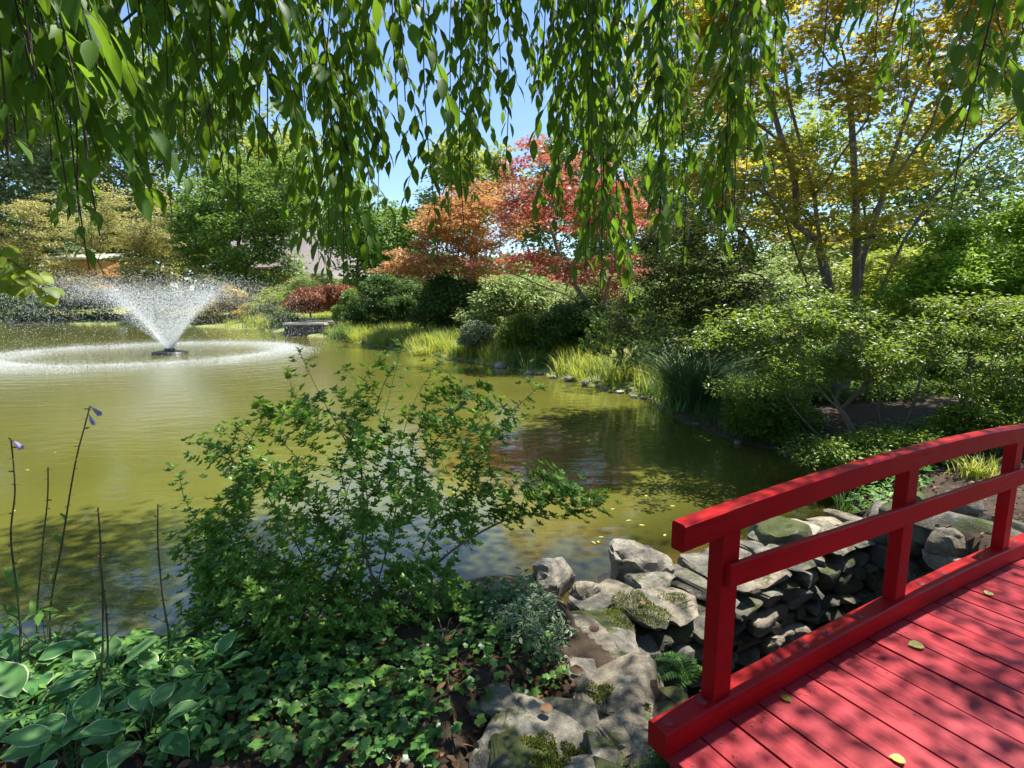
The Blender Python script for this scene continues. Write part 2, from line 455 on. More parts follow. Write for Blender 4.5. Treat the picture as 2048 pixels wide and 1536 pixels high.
def stream_mat():
    m, nt, b = new_mat('dark_stream_water')
    b.inputs['Base Color'].default_value = (.012, .011, .008, 1)
    b.inputs['Roughness'].default_value = .04
    b.inputs['IOR'].default_value = 1.333
    bump(nt, b, noise(nt, 14, 4, .6, 'World', (1, 2, 1), .5), .6, .03)
    return m
M['stream'] = stream_mat()
def drop_mat():
    m, nt, b = new_mat('white_water_drops')
    b.inputs['Base Color'].default_value = (.92, .94, .95, 1)
    b.inputs['Roughness'].default_value = .25
    t = N(nt, 'ShaderNodeBsdfTranslucent'); t.inputs[0].default_value = (.92, .94, .95, 1)
    mx = N(nt, 'ShaderNodeMixShader'); mx.inputs[0].default_value = .5
    nt.links.new(b.outputs[0], mx.inputs[1]); nt.links.new(t.outputs[0], mx.inputs[2])
    nt.links.new(mx.outputs[0], nt.nodes['Material Output'].inputs['Surface'])
    return m
M['drops'] = drop_mat()

# ---------------------------------------------------------------- leaf templates (x across, y along, z up), unit length
def leaf_tpl(ts, ws, fold=.12, droop=.12, wave=0.0):
    V, A, E, L = [(0, 0, 0)], [0], [1.0], [0]
    F = []
    prev = None
    for i, (t, w) in enumerate(zip(ts, ws)):
        z = -droop * t * t
        b = len(V)
        wv = wave * math.sin(i * 2.4)
        V += [(-w, t, z + fold * w + wv), (0, t, z), (w, t, z + fold * w - wv)]
        A += [1, 0, 1]; E += [1, 0, 1]; L += [t] * 3
        if prev is None:
            F += [(0, b + 1, b), (0, b + 2, b + 1)]
        else:
            F += [(prev, prev + 1, b + 1), (prev, b + 1, b), (prev + 1, prev + 2, b + 2), (prev + 1, b + 2, b + 1)]
        prev = b
    e = len(V)
    V.append((0, 1, -droop)); A.append(0); E.append(1.0); L.append(1)
    F += [(prev, prev + 1, e), (prev + 1, prev + 2, e)]
    return np.array(V, float), np.array(F), {'across': np.array(A, float), 'edge': np.array(E, float), 'along': np.array(L, float)}
T_CHERRY = leaf_tpl((.1, .3, .55, .8, .92), (.085, .178, .195, .10, .04), .3, .2)
T_OVAL = leaf_tpl((.2, .5, .8), (.16, .23, .14), .2, .1)
T_ROUND = leaf_tpl((.12, .4, .7, .88), (.28, .44, .34, .16), .15, .12)
T_LANCE = leaf_tpl((.3, .65), (.15, .13), .25, .1)
def hosta_tpl():
    """broad ribbed blade: 7 columns so that the pale margin is narrow"""
    ts = (.06, .2, .38, .56, .74, .88, .96); ws = (.11, .24, .315, .30, .205, .10, .035)
    us = (-1, -.82, -.4, 0, .4, .82, 1)
    V, E, A, L, F = [(0, 0, 0)], [0.6], [0], [0], []
    for i, (t, w) in enumerate(zip(ts, ws)):
        for u_ in us:
            V.append((u_ * w, t, -.22 * t * t + .16 * abs(u_) * w * 1.6 + .012 * math.sin(9 * u_ + i) + (.02 * math.sin(i * 2.1 + u_) if abs(u_) == 1 else 0)))
            E.append(1.0 if abs(u_) > .9 else (.35 if abs(u_) > .7 else 0)); A.append(abs(u_)); L.append(t)
    k = len(us)
    for j in range(k - 1): F.append((0, 2 + j, 1 + j))
    for i in range(len(ts) - 1):
        for j in range(k - 1):
            a = 1 + i * k + j
            F += [(a, a + 1, a + k + 1), (a, a + k + 1, a + k)]
    e = len(V); V.append((0, 1, -.24)); E.append(1); A.append(0); L.append(1)
    for j in range(k - 1):
        a = 1 + (len(ts) - 1) * k + j
        F.append((a, a + 1, e))
    return np.array(V), np.array(F), {'edge': np.array(E), 'across': np.array(A), 'along': np.array(L)}
T_HOSTA = hosta_tpl()
T_DIAMOND = (np.array([(0, 0, 0), (-.24, .45, .07), (.24, .45, .07), (0, 1, -.06)]), np.array([(0, 3, 1), (0, 2, 3)]), None)
T_BROAD = (np.array([(0, 0, 0), (-.4, .4, .1), (.4, .45, .06), (0, 1, -.1)]), np.array([(0, 3, 1), (0, 2, 3)]), None)
def star_tpl(lobes, inner=.28, cup=-.1):
    V, F = [(0, .0, 0)], []
    c = np.array([0, .35])
    angs = {5: (-118, -62, 0, 62, 118), 3: (-68, 0, 68)}[lobes]
    lens = {5: (.38, .55, .65, .55, .38), 3: (.5, .65, .5)}[lobes]
    V[0] = (0, .35, 0)
    for a, l in zip(angs, lens):
        a = math.radians(a)
        d = np.array([math.sin(a), math.cos(a)]); q = np.array([d[1], -d[0]])
        b = len(V)
        for off in (d * l * .5 - q * l * inner, d * l, d * l * .5 + q * l * inner):
            V.append((c[0] + off[0], c[1] + off[1], cup * (off @ off)))
        F += [(0, b + 1, b), (0, b + 2, b + 1)]
    return np.array(V, float), np.array(F), None
T_MAPLE = star_tpl(5)
T_MAPLE3 = star_tpl(3, .34)
T_IVY = star_tpl(5, .44, -.3)
def palm_tpl(n=5, spread=70):
    """a hand of n pointed leaflets from one stalk"""
    V, F = [], []
    for k in range(n):
        a = math.radians(-spread + 2 * spread * k / (n - 1))
        l = 1.0 - .3 * abs(k - (n - 1) / 2) / ((n - 1) / 2)
        d = np.array([math.sin(a), math.cos(a)]); q = np.array([d[1], -d[0]])
        b = len(V)
        for t, w in ((0, 0), (.55, -.17), (.55, 0), (.55, .17), (1, 0)):
            p = d * t * l + q * w * l
            V.append((p[0], p[1], -.15 * t * t + abs(w) * .3))
        F += [(b, b + 2, b + 1), (b, b + 3, b + 2), (b + 1, b + 2, b + 4), (b + 2, b + 3, b + 4)]
    return np.array(V), np.array(F), None
T_PALM5 = palm_tpl(5, 75)
T_PALM3 = palm_tpl(3, 60)
T_TUFT = palm_tpl(5, 82)

def basis(d, n):
    y = norm(d)
    z = n - (n * y).sum(-1, keepdims=True) * y
    z = norm(np.where(np.linalg.norm(z, axis=-1, keepdims=True) < 1e-4, np.array([.3, .5, .8]), z))
    x = np.cross(y, z)
    return x, y, z
def leaves(name, parent, mat, tpl, pos, dr, nr, size, nparts=0, part='leaf', kind='stuff', smooth=True):
    """many leaves as one mesh; the nparts that show largest become parts of their own sharing one mesh"""
    TV, TF, TA = tpl
    pos, dr, nr = np.asarray(pos, float), np.asarray(dr, float), np.asarray(nr, float)
    size = np.broadcast_to(np.asarray(size, float), (len(pos),))
    x, y, z = basis(dr, nr)
    sel = np.zeros(len(pos), bool)
    if nparts:
        px, py, w = proj(pos + y * size[:, None] * .5)
        ok = (px > -20) & (px < 2068) & (py > -20) & (py < 1556) & (w > .1)
        sc = np.where(ok, size / w, 0)
        idx = np.argsort(-sc)[:nparts]
        idx = idx[sc[idx] > 0]
        sel[idx] = True
        me = mesh_np(part, TV, TF, mat, smooth, TA)
        base = parent_loc(parent) if parent is not None else Vector((0, 0, 0))
        for i in idx:
            o = bpy.data.objects.new(part, me)
            link(o, parent)
            R = Matrix((x[i] * size[i], y[i] * size[i], z[i] * size[i])).transposed().to_4x4()
            o.matrix_basis = Matrix.Translation(Vector(pos[i]) - base) @ R
    keep = ~sel
    out = None
    if keep.any():
        k = int(keep.sum())
        V = pos[keep][:, None, :] + size[keep][:, None, None] * (TV[None, :, 0:1] * x[keep][:, None, :] + TV[None, :, 1:2] * y[keep][:, None, :] + TV[None, :, 2:3] * z[keep][:, None, :])
        F = (TF[None] + (np.arange(k) * len(TV))[:, None, None]).reshape(-1, TF.shape[1])
        at_ = {a: np.tile(b, k) for a, b in TA.items()} if TA else None
        out = put(name, mesh_np(name, V.reshape(-1, 3), F, mat, smooth, at_), parent)
        if kind: out['kind'] = kind
    return out

# ---------------------------------------------------------------- branching
def grow(root, tips, step=.1, seeds=None, bow=.15, jit=.06, lam=.35, updir=(0, 0, 1)):
    """every tip joins the nearest part of the plant that exists already; returns nodes, parents, tip indices"""
    nodes = [np.asarray(root, float)]; par = [-1]; plen = [0.0]
    for path in seeds or []:
        P = [np.asarray(p, float) for p in path]
        d = [np.linalg.norm(n - P[0]) for n in nodes]
        cur = int(np.argmin(d))
        chain = [nodes[cur]] + P if d[cur] > 1e-3 else P
        pts = smooth_path(chain, step)
        for q in pts[1:]:
            nodes.append(q); par.append(cur); plen.append(plen[cur] + np.linalg.norm(q - nodes[cur])); cur = len(nodes) - 1
    tips = np.asarray(tips, float)
    order = np.argsort(np.linalg.norm(tips - nodes[0], axis=1))
    tip_idx = np.zeros(len(tips), int)
    cap = 200000
    NA = np.zeros((cap, 3)); NA[:len(nodes)] = nodes
    PL = np.zeros(cap); PL[:len(nodes)] = plen
    n = len(nodes)
    for i in order:
        t = tips[i]
        d = np.linalg.norm(NA[:n] - t, axis=1)
        j = int(np.argmin(d + lam * PL[:n] + np.where(NA[:n, 2] > t[2] + .3 * d, .5 * d, 0)))
        a = NA[j]; L = d[j]
        k = max(1, int(L / step))
        off = RNG.normal(0, jit * L, 3); off[2] += bow * L
        cur = j
        for q in range(1, k + 1):
            f = q / k
            p = a + (t - a) * f + off * (4 * f * (1 - f)) * .5
            NA[n] = p; PL[n] = PL[cur] + L / k
            par.append(cur); cur = n; n += 1
        tip_idx[i] = cur
    return NA[:n].copy(), np.array(par), tip_idx
def smooth_path(P, step):
    P = np.asarray(P, float)
    out = [P[0]]
    for i in range(len(P) - 1):
        p0 = P[max(0, i - 1)]; p1 = P[i]; p2 = P[i + 1]; p3 = P[min(len(P) - 1, i + 2)]
        k = max(1, int(np.linalg.norm(p2 - p1) / step))
        for q in range(1, k + 1):
            t = q / k
            out.append(.5 * ((2 * p1) + (-p0 + p2) * t + (2 * p0 - 5 * p1 + 4 * p2 - p3) * t * t + (-p0 + 3 * p1 - 3 * p2 + p3) * t ** 3))
    return out
def radii(nodes, par, r_tip, expo=2.3, rmax=None):
    n = len(nodes)
    acc = np.zeros(n)
    kids = np.zeros(n, int)
    for i in range(n - 1, -1, -1):
        if kids[i] == 0: acc[i] = r_tip ** expo
        p = par[i]
        if p >= 0:
            acc[p] += acc[i]; kids[p] += 1
    r = acc ** (1 / expo)
    if rmax is not None and r.max() > 0:
        k = rmax / r.max()
        if k < 1:
            r = np.maximum(r * k, r_tip * .7)
        else:
            r = r * (1 + (k - 1) * np.clip((r - r_tip) / max(1e-9, r.max() - r_tip), 0, 1))
    return r
def tube_mesh(name, nodes, par, r, sel, mat, sides=6, wob=0.0):
    """tubes along the selected edges (node -> its parent)"""
    e = np.array([i for i in np.nonzero(sel)[0] if par[i] >= 0])
    if len(e) == 0: return None
    p = par[e]
    main = {}
    for i in range(len(nodes)):
        q = par[i]
        if q >= 0 and (q not in main or r[i] > r[main[q]]): main[q] = i
    dirn = np.zeros_like(nodes)
    has = par >= 0
    dirn[has] = nodes[has] - nodes[par[has]]
    for i in np.nonzero(~has)[0]:
        if i in main: dirn[i] = nodes[main[i]] - nodes[i]
    dirn = norm(dirn)
    # smooth directions at a node towards its main child
    d2 = dirn.copy()
    for q, c in main.items():
        d2[q] = dirn[q] + dirn[c]
    d2 = norm(d2)
    ref = np.array([.31, .87, .38]); 
    def ring(c, d, rad):
        x = norm(np.cross(d, ref)); y = np.cross(d, x)
        a = np.arange(sides) * 2 * math.pi / sides
        return c[:, None] + rad[:, None, None] * (np.cos(a)[None, :, None] * x[:, None] + np.sin(a)[None, :, None] * y[:, None])
    ismain = np.array([main.get(q) == i for i, q in zip(e, p)])
    dstart = np.where(ismain[:, None], d2[p], dirn[e])
    rstart = np.where(ismain, r[p], np.minimum(r[p], r[e] * 1.15))
    A = ring(nodes[p], dstart, rstart); B = ring(nodes[e], d2[e], r[e])
    k = len(e)
    V = np.concatenate([A, B], 1).reshape(-1, 3)
    j = np.arange(sides); jn = (j + 1) % sides
    f = np.stack([j, jn, jn + sides, j + sides], -1)
    F = (f[None] + (np.arange(k) * 2 * sides)[:, None, None]).reshape(-1, 4)
    return mesh_np(name, V, F, mat, True)
def in_poly(px, py, poly):
    poly = np.asarray(poly, float)
    ins = np.zeros(len(px), bool)
    x1, y1 = poly[-1]
    for x2, y2 in poly:
        c = ((y1 > py) != (y2 > py)) & (px < (x2 - x1) * (py - y1) / (y2 - y1 + 1e-12) + x1)
        ins ^= c
        x1, y1 = x2, y2
    return ins
def edge_dist(px, py, poly):
    poly = np.asarray(poly, float)
    d = np.full(len(px), 1e9)
    for i in range(len(poly)):
        a, b = poly[i - 1], poly[i]
        ab = b - a
        t = np.clip(((px - a[0]) * ab[0] + (py - a[1]) * ab[1]) / (ab @ ab + 1e-12), 0, 1)
        d = np.minimum(d, np.hypot(px - a[0] - t * ab[0], py - a[1] - t * ab[1]))
    return d
def crown_points(poly, Y, T, n, shell=.55):
    """points filling the real volume whose outline the photograph shows; Y its distance, T half its depth"""
    poly = np.asarray(poly, float)
    lo, hi = poly.min(0), poly.max(0)
    xs, ys = [], []
    while len(xs) < n:
        x = RNG.uniform(lo[0], hi[0], n * 3); y = RNG.uniform(lo[1], hi[1], n * 3)
        k = in_poly(x, y, poly)
        xs += list(x[k]); ys += list(y[k])
    x, y = np.array(xs[:n]), np.array(ys[:n])
    ed = edge_dist(x, y, poly)
    f = np.sqrt(np.clip(ed / max(8, np.percentile(ed, 92)), 0.02, 1))
    u = RNG.uniform(0, 1, n) ** shell * np.where(RNG.uniform(0, 1, n) < .62, -1, 1)
    return atY(x, y, Y + u * T * f)
def spray(tips, per, rad, flat=.5, upl=.7, droop=0.0, outward=None):
    """leaf positions, directions and normals clustered round the tips"""
    n = len(tips) * per
    c = np.repeat(tips, per, 0)
    off = RNG.normal(0, 1, (n, 3)); off = norm(off) * (RNG.uniform(0, 1, (n, 1)) ** .5) * rad
    off[:, 2] *= flat
    pos = c + off
    d = norm(off + RNG.normal(0, .35 * rad, (n, 3)))
    d[:, 2] = d[:, 2] * .5 - droop
    nr = RNG.normal(0, 1 - upl, (n, 3)) + np.array([0, 0, upl]) + (0.0 if outward is None else outward)
    return pos, norm(d), norm(nr)

# ---------------------------------------------------------------- terrain
TH = math.radians(29.5)
BU = np.array([math.cos(TH), math.sin(TH)]); BV = np.array([-BU[1], BU[0]])
BP = np.array([0.7052, 1.6776])
def st(x, y):
    return (x - BP[0]) * BU[0] + (y - BP[1]) * BU[1], (x - BP[0]) * BV[0] + (y - BP[1]) * BV[1]
def xy(s, t): return BP + s * BU + t * BV
_shore_px = [(0, 1335), (150, 1322), (330, 1312), (520, 1300), (700, 1270), (860, 1215), (960, 1195), (1060, 1190), (1130, 1225), (1210, 1215), (1300, 1190),
             (1420, 1130), (1560, 1075), (1640, 1050), (1700, 1035), (1700, 1000), (1670, 950), (1630, 925), (1560, 903), (1480, 885), (1400, 858),
             (1335, 832), (1290, 797), (1200, 775), (1100, 752), (1000, 735), (900, 716), (830, 706), (740, 691), (640, 675), (590, 669), (480, 656), (250, 649), (0, 647), (-250, 650)]
POND = np.array([(-30, 9), (-9, 3.6)] + [tuple(at(*q))[:2] for q in _shore_px] + [(-75, 42), (-60, 22)])
def seg_dist(x, y, poly):
    shp = np.shape(x)
    x, y = np.ravel(x), np.ravel(y)
    d = edge_dist(x, y, poly)
    return np.where(in_poly(x, y, poly), -d, d).reshape(shp)
def vnoise(x, y, seed=0):
    s = 0
    for k, (fx, fy, a) in enumerate(((1.3, .9, 1), (2.7, 2.1, .5), (5.3, 6.1, .28), (11.7, 10.3, .15))):
        s = s + a * np.sin(fx * x + 1.7 * k + seed + 1.3 * np.sin(fy * y * .7 + k)) * np.cos(fy * y + .6 * k + seed * 2 + np.sin(fx * x * .6))
    return s
LEDGE = np.array([tuple(at(a, b, .4))[:2] for a, b in ((880, 1640), (930, 1500), (1010, 1410), (1130, 1330), (1120, 1270), (1160, 1225), (1250, 1270), (1290, 1370), (1340, 1390), (1330, 1460), (1330, 1640))])
def height(x, y):
    x, y = np.asarray(x, float), np.asarray(y, float)
    sd = seg_dist(x, y, POND)
    near = 1 / (1 + np.exp((y - 7) * 1.2))
    right = 1 / (1 + np.exp(-(x - 2.0) * 3))
    pos = np.maximum(sd, 0)
    h_near = .03 + .44 * (1 - np.exp(-pos / .28)) + .02 * pos
    h_right = .03 + .42 * (1 - np.exp(-pos / .7)) + .03 * pos
    h_far = .03 + .22 * (1 - np.exp(-pos / 1.2)) + np.minimum(pos * .045, 2.6)
    hn = h_near * (1 - right) + h_right * right
    h = hn * near + h_far * (1 - near)
    h = h + .018 * vnoise(x * 2, y * 2) * np.clip(pos * 3, 0, 1)
    h_in = -np.minimum(1.1, .10 - sd * .30)
    h = np.where(sd > 0, h, h_in)
    s, t = st(x, y)
    # stream bed under the bridge, and the footing of the stone wall
    e = np.minimum(np.minimum((s - .12) / .12, (3.22 - .35 * np.clip(1 - t, 0, 2) - s) / .10), (1.25 - t) / .05)
    e = np.clip(np.minimum(e, (t + 6) / .5), 0, 1)
    h = h * (1 - e) + (-.46 + .02 * vnoise(x * 6, y * 6)) * e
    ld = seg_dist(x, y, LEDGE)
    h = np.where(ld < .12, np.minimum(h, .345 + .125 * np.clip(ld / .12, 0, 1)), h)
    w = (s > .2) & (s < 3.5) & (t > .95) & (t < 1.62)
    return np.where(w, np.minimum(h, -.05), h)
def gz(p): return float(height(p[0], p[1]))
def onground(px, py, it=6):
    z = .4
    for _ in range(it):
        p = at(px, py, z); z = .5 * z + .5 * gz(p)
    return Vector((p.x, p.y, gz(p)))

def axis_pts(c, ext, k, n):
    u = np.linspace(-1, 1, n)
    return c + ext * np.sinh(k * u) / math.sinh(k)
def grid_faces(nx, ny):
    i = np.arange(nx * ny).reshape(ny, nx)
    return np.stack([i[:-1, :-1], i[:-1, 1:], i[1:, 1:], i[1:, :-1]], -1).reshape(-1, 4)
gx, gy = axis_pts(.8, 420, 7.2, 380), axis_pts(2.4, 420, 7.2, 380)
X, Y_ = np.meshgrid(gx, gy)
Z = height(X, Y_)
o = put('ground', mesh_np('ground', np.stack([X, Y_, Z], -1).reshape(-1, 3), grid_faces(380, 380), M['ground'], True)); tag(o, kind='structure')
# pond water
wx, wy = axis_pts(.8, 90, 5.2, 300), axis_pts(3.0, 90, 5.2, 300)
X, Y_ = np.meshgrid(wx, wy)
F = grid_faces(300, 300)
cx, cy = X.ravel()[F].mean(1), Y_.ravel()[F].mean(1)
sd = seg_dist(cx, cy, POND); s_, t_ = st(cx, cy)
F = F[(sd < .7) & ~((s_ > .15) & (s_ < 3.3) & (t_ < 1.3))]
used = np.unique(F); remap = np.full(X.size, -1); remap[used] = np.arange(len(used))
vx, vy = X.ravel()[used], Y_.ravel()[used]
s_, t_ = st(vx, vy)
dwall = np.maximum(0, t_ - 1.5) + np.maximum(0, .2 - s_) * 1.2
shallow = np.clip(1.15 - dwall / 1.25, 0, 1) * (vy < 8)
o = put('pond_water', mesh_np('pond_water', np.stack([vx, vy, np.zeros(len(vx))], -1), remap[F], M['water'], True, {'shallow': shallow})); tag(o, kind='structure')
# stream under the bridge
q = [xy(.1, 1.2), xy(3.3, 1.2), xy(3.3, -5), xy(.1, -5)]
o = put('stream_water', mesh_np('stream_water', np.array([(a[0], a[1], -.40) for a in q]), np.array([(0, 3, 2, 1)]), M['stream'])); tag(o, kind='structure')

# ---------------------------------------------------------------- red footbridge
def arch(s): return .037 * (1 - ((s - 1.22) / 1.45) ** 2)
def beam(name, parent, s0, s1, zb, zt, t0, t1, mat, n=24, ch=.006, skew=0.0):
    """a timber that follows the arch; section t0..t1 wide, zb..zt high (functions of s)"""
    S = np.linspace(s0, s1, n)
    V = []
    for s in S:
        b, t = zb(s), zt(s)
        for (tt, zz) in ((t0 + ch, b), (t1 - ch, b), (t1, b + ch), (t1, t - ch), (t1 - ch, t), (t0 + ch, t), (t0, t - ch), (t0, b + ch)):
            q = xy(s + skew * (zz - b), tt)
            V.append((q[0], q[1], zz))
    F = []
    for i in range(n - 1):
        for j in range(8):
            a, b = i * 8 + j, i * 8 + (j + 1) % 8
            F.append((a, a + 8, b + 8, b))
    V = np.array(V)
    V += RNG.normal(0, .0006, V.shape)
    caps = [tuple(range(0, 8)), tuple((n - 1) * 8 + j for j in range(7, -1, -1))]
    me = mesh_np(name, V, [np.array(F), np.array(caps)], mat)
    return put(name, me, parent)
RP = M['red_paint']
bridge = thing('red_footbridge', 'red painted arched wooden footbridge with railing and plank deck', 'footbridge', (*xy(1.2, -.7), 0))
def ztop(s): return .616 + arch(s) - arch(0)
for side in (0, 1):
    o0 = -1.52 * side
    sg = 1 - 2 * side
    beam('kerb_beam', bridge, -.235, 2.95, lambda s: ztop(s) - .092, ztop, o0, o0 + .08, RP, 30, .006)
    beam('girder', bridge, -.1, 2.85, lambda s: ztop(s) - .33, lambda s: ztop(s) - .135, o0 + .012, o0 + .07, RP, 20)
    for s in (0.0, 1.205, 2.36, 3.3)[:3]:
        w = .084
        zb, zt = ztop(s) - .004, ztop(s) + .632
        beam('post', bridge, s + .012, s + .012 + w, lambda q: zb, lambda q: zt, o0 + .02, o0 + .076, RP, 2, .005)
    beam('top_rail', bridge, -.205, 2.75, lambda s: ztop(s) + .626 + .35 * (arch(s) - arch(0)), lambda s: ztop(s) + .606 + .35 * (arch(s) - arch(0)) + .112, o0 - .008, o0 + .046 if side == 0 else o0 + .088, RP, 36, .007)
    mr0, mr1 = (o0 - .004, o0 + .0195) if side == 0 else (o0 + .0765, o0 + .10)
    beam('middle_rail', bridge, .028, 2.62, lambda s: 1.045 - .022 * s, lambda s: 1.131 - .018 * s, mr0, mr1, RP, 12, .004)
    def bolt(s, t, big=1.0):
        z = ztop(s)
        c = xy(s, t + o0)
        V = [(0, 0, .0075)]; F3 = []; F4 = []
        k = 12
        for rr, zz in ((.006, .007), (.0085, .0035), (.0105, .0026), (.019, .0024), (.0195, -.002)):
            for j in range(k):
                a = 2 * math.pi * j / k
                V.append((rr * big * math.cos(a), rr * big * math.sin(a), zz))
        for j in range(k): F3.append((0, 1 + j, 1 + (j + 1) % k))
        for i in range(4):
            for j in range(k):
                a, b = 1 + i * k + j, 1 + i * k + (j + 1) % k
                F4.append((a, a + k, b + k, b))
        V = np.array(V) + np.array((c[0], c[1], z))
        put('bolt', mesh_np('bolt', V, [np.array(F3), np.array(F4)], M['metal'], True), bridge)
    for s, t in ((-.19, .04), (-.02, .045), (.385, .04), (.56, .036), (.71, .038), (.95, .04), (1.5, .04), (1.72, .04), (2.12, .04), (2.6, .04)):
        bolt(s, t, 1.0)
_a = np.arange(8) * math.pi / 4
SCREW = mesh_np('screw', np.concatenate([np.stack([.0042 * np.cos(_a), .0042 * np.sin(_a), np.full(8, .0012)], -1), np.stack([.005 * np.cos(_a), .005 * np.sin(_a), np.full(8, -.001)], -1)]),
                [np.array([[j + 8, (j + 1) % 8 + 8, (j + 1) % 8, j] for j in range(8)]), np.array([list(range(8))])], simple('dull_screw_steel', (.10, .05, .045), .5, 60, .3))
s = -.205
k = 0
while s < 2.95:
    wd = .1385
    dz = float(RNG.normal(0, .0012))
    zt = lambda q: ztop(q) - .094 + dz
    beam('deck_plank', bridge, s, s + wd, lambda q: zt(q) - .036, zt, -1.5 + RNG.normal(0, .006), .05, M['deck_paint'], 3, .003)
    for ts in (-.05, -.72, -1.4):
        for ds in (.035, .105):
            q = xy(s + ds + RNG.normal(0, .003), ts + RNG.normal(0, .006))
            o = bpy.data.objects.new('screw', SCREW); link(o, bridge)
            o.location = Vector((q[0], q[1], zt(s + ds) + .0004)) - bridge.location
    s += wd + .0085 + abs(float(RNG.normal(0, .0015)))
    k += 1

# ---------------------------------------------------------------- stones
def ico(sub):
    import bmesh
    bm = bmesh.new(); bmesh.ops.create_icosphere(bm, subdivisions=sub, radius=1)
    V = np.array([v.co[:] for v in bm.verts]); F = np.array([[v.index for v in f.verts] for f in bm.faces])
    bm.free(); return V, F
ICO = {k: ico(k) for k in (1, 2, 3, 4)}
STONE_SURF = []
def rock(name, parent, c, size, mat, rot=0.0, sub=3, boxy=.62, cuts=9, rough=.05, tilt=(0, 0), rng=RNG, world_rot=None):
    V, F = ICO[sub]
    V = np.sign(V) * np.abs(V) ** boxy
    V = V / np.max(np.abs(V))
    for _ in range(cuts):
        n = norm(rng.normal(0, 1, 3)); off = rng.uniform(.66, .98)
        d = V @ n
        V = V - np.maximum(d - off, 0)[:, None] * n
    ph = rng.uniform(0, 9)
    nz = (np.sin(V @ [3.1, 1.7, 2.3] + ph) * .6 + np.sin(V @ [7.3, -5.1, 6.7] + 2 * ph) * .35 + np.sin(V @ [13, 15, -11] + ph) * .22 + np.sin(V @ [-23, 19, 27] + 3 * ph) * .12)
    V = V * (1 + rough * nz)[:, None]
    if sub >= 3:
        fn = np.array([(mnoise.fractal(Vector(v) * 2.3 + Vector((ph * 3, ph, 0)), .9, 2.1, 5), abs(mnoise.noise(Vector(v) * 1.7 + Vector((0, ph * 5, ph))))) for v in V])
        V = V * (1 + rough * 1.3 * fn[:, 0] - rough * 1.6 * np.clip(1 - fn[:, 1] / .07, 0, 1))[:, None]
    V = V * (np.asarray(size, float) / 2)
    R = np.array(Matrix.Rotation(rot, 3, 'Z') @ Matrix.Rotation(tilt[0], 3, 'X') @ Matrix.Rotation(tilt[1], 3, 'Y'))
    V = V @ R.T + np.asarray(c, float)
    STONE_SURF.append((V, F))
    me = mesh_np(name, V, F, mat, False)
    me.polygons.foreach_set('use_smooth', np.ones(len(F), bool))
    try:
        me.set_sharp_from_angle(angle=math.radians(32))
    except Exception:
        pass
    return put(name, me, parent)

wall = thing('stone_wall', 'low dry stone retaining wall between the pond and the stream, mossy on top', 'stone wall', (*xy(1.8, 1.25), 0))
core = []
for s, t, z in ((.38, 1.08, -.5), (3.3, 1.08, -.5), (3.3, 1.42, -.5), (.38, 1.42, -.5), (.38, 1.08, .03), (3.3, 1.08, .03), (3.3, 1.42, .03), (.38, 1.42, .03)):
    q = xy(s, t); core.append((q[0], q[1], z))
put('core', mesh_np('core', np.array(core), np.array([(0, 1, 5, 4), (1, 2, 6, 5), (2, 3, 7, 6), (3, 0, 4, 7), (4, 5, 6, 7)]), M['stone_dark']), wall)
_wm = [M['stone'], M['stone_warm'], M['stone_dark'], M['stone'], M['stone_mossy']]
# cap stones
s = .40
while s < 3.35:
    L = float(RNG.uniform(.2, .36))
    for (t0, w) in (((1.16, .32), (1.42, .26)) if RNG.uniform() < .65 else ((1.27, .56),)):
        q = xy(s + L / 2 + RNG.normal(0, .02), t0 + RNG.normal(0, .015))
        th = RNG.uniform(.06, .10)
        rock('stone', wall, (q[0], q[1], .135 - th / 2 + RNG.uniform(-.015, .03)), (L * 1.12, w * 1.15, th * 1.1), [M['stone'], M['stone_pale'], M['stone'], M['stone_warm']][int(RNG.integers(4))], TH + RNG.normal(0, .08), 3, .42, 9, .045, (RNG.normal(0, .03), RNG.normal(0, .03)))
    s += L
# face courses below the caps
z = .035
while z > -.42:
    hgt = float(RNG.uniform(.065, .13))
    s = .36 + RNG.uniform(0, .12)
    while s < 3.35:
        L = float(RNG.uniform(.10, .30)); hh = hgt * RNG.uniform(.8, 1.12)
        q = xy(s + L / 2, 1.05 + RNG.normal(0, .022))
        mt = _wm[int(RNG.integers(5))] if z > -.25 else [M['stone_dark'], M['stone_warm'], M['stone_warm']][int(RNG.integers(3))]
        rock('stone', wall, (q[0], q[1], z - hgt / 2 + RNG.normal(0, .012)), (L * 1.08, RNG.uniform(.14, .22), hh * 1.1), mt, TH + RNG.normal(0, .12), 3 if s < 2.2 else 2, .38, 8, .05, (RNG.normal(0, .1), RNG.normal(0, .12)))
        s += L
    z -= hgt
# loose stones at the foot
for px, py, zz, sz in ((1500, 1225, -.30, .17), (1545, 1215, -.28, .2), (1530, 1285, -.36, .2), (1585, 1265, -.38, .15), (1480, 1270, -.36, .2), (1390, 1330, -.36, .22), (1640, 1200, -.36, .18)):
    p = at(px, py, zz)
    rock('stone', wall, p, (sz, sz * .8, sz * .75), M['stone_warm'], RNG.uniform(0, 3), 3, .6, 9, .05)

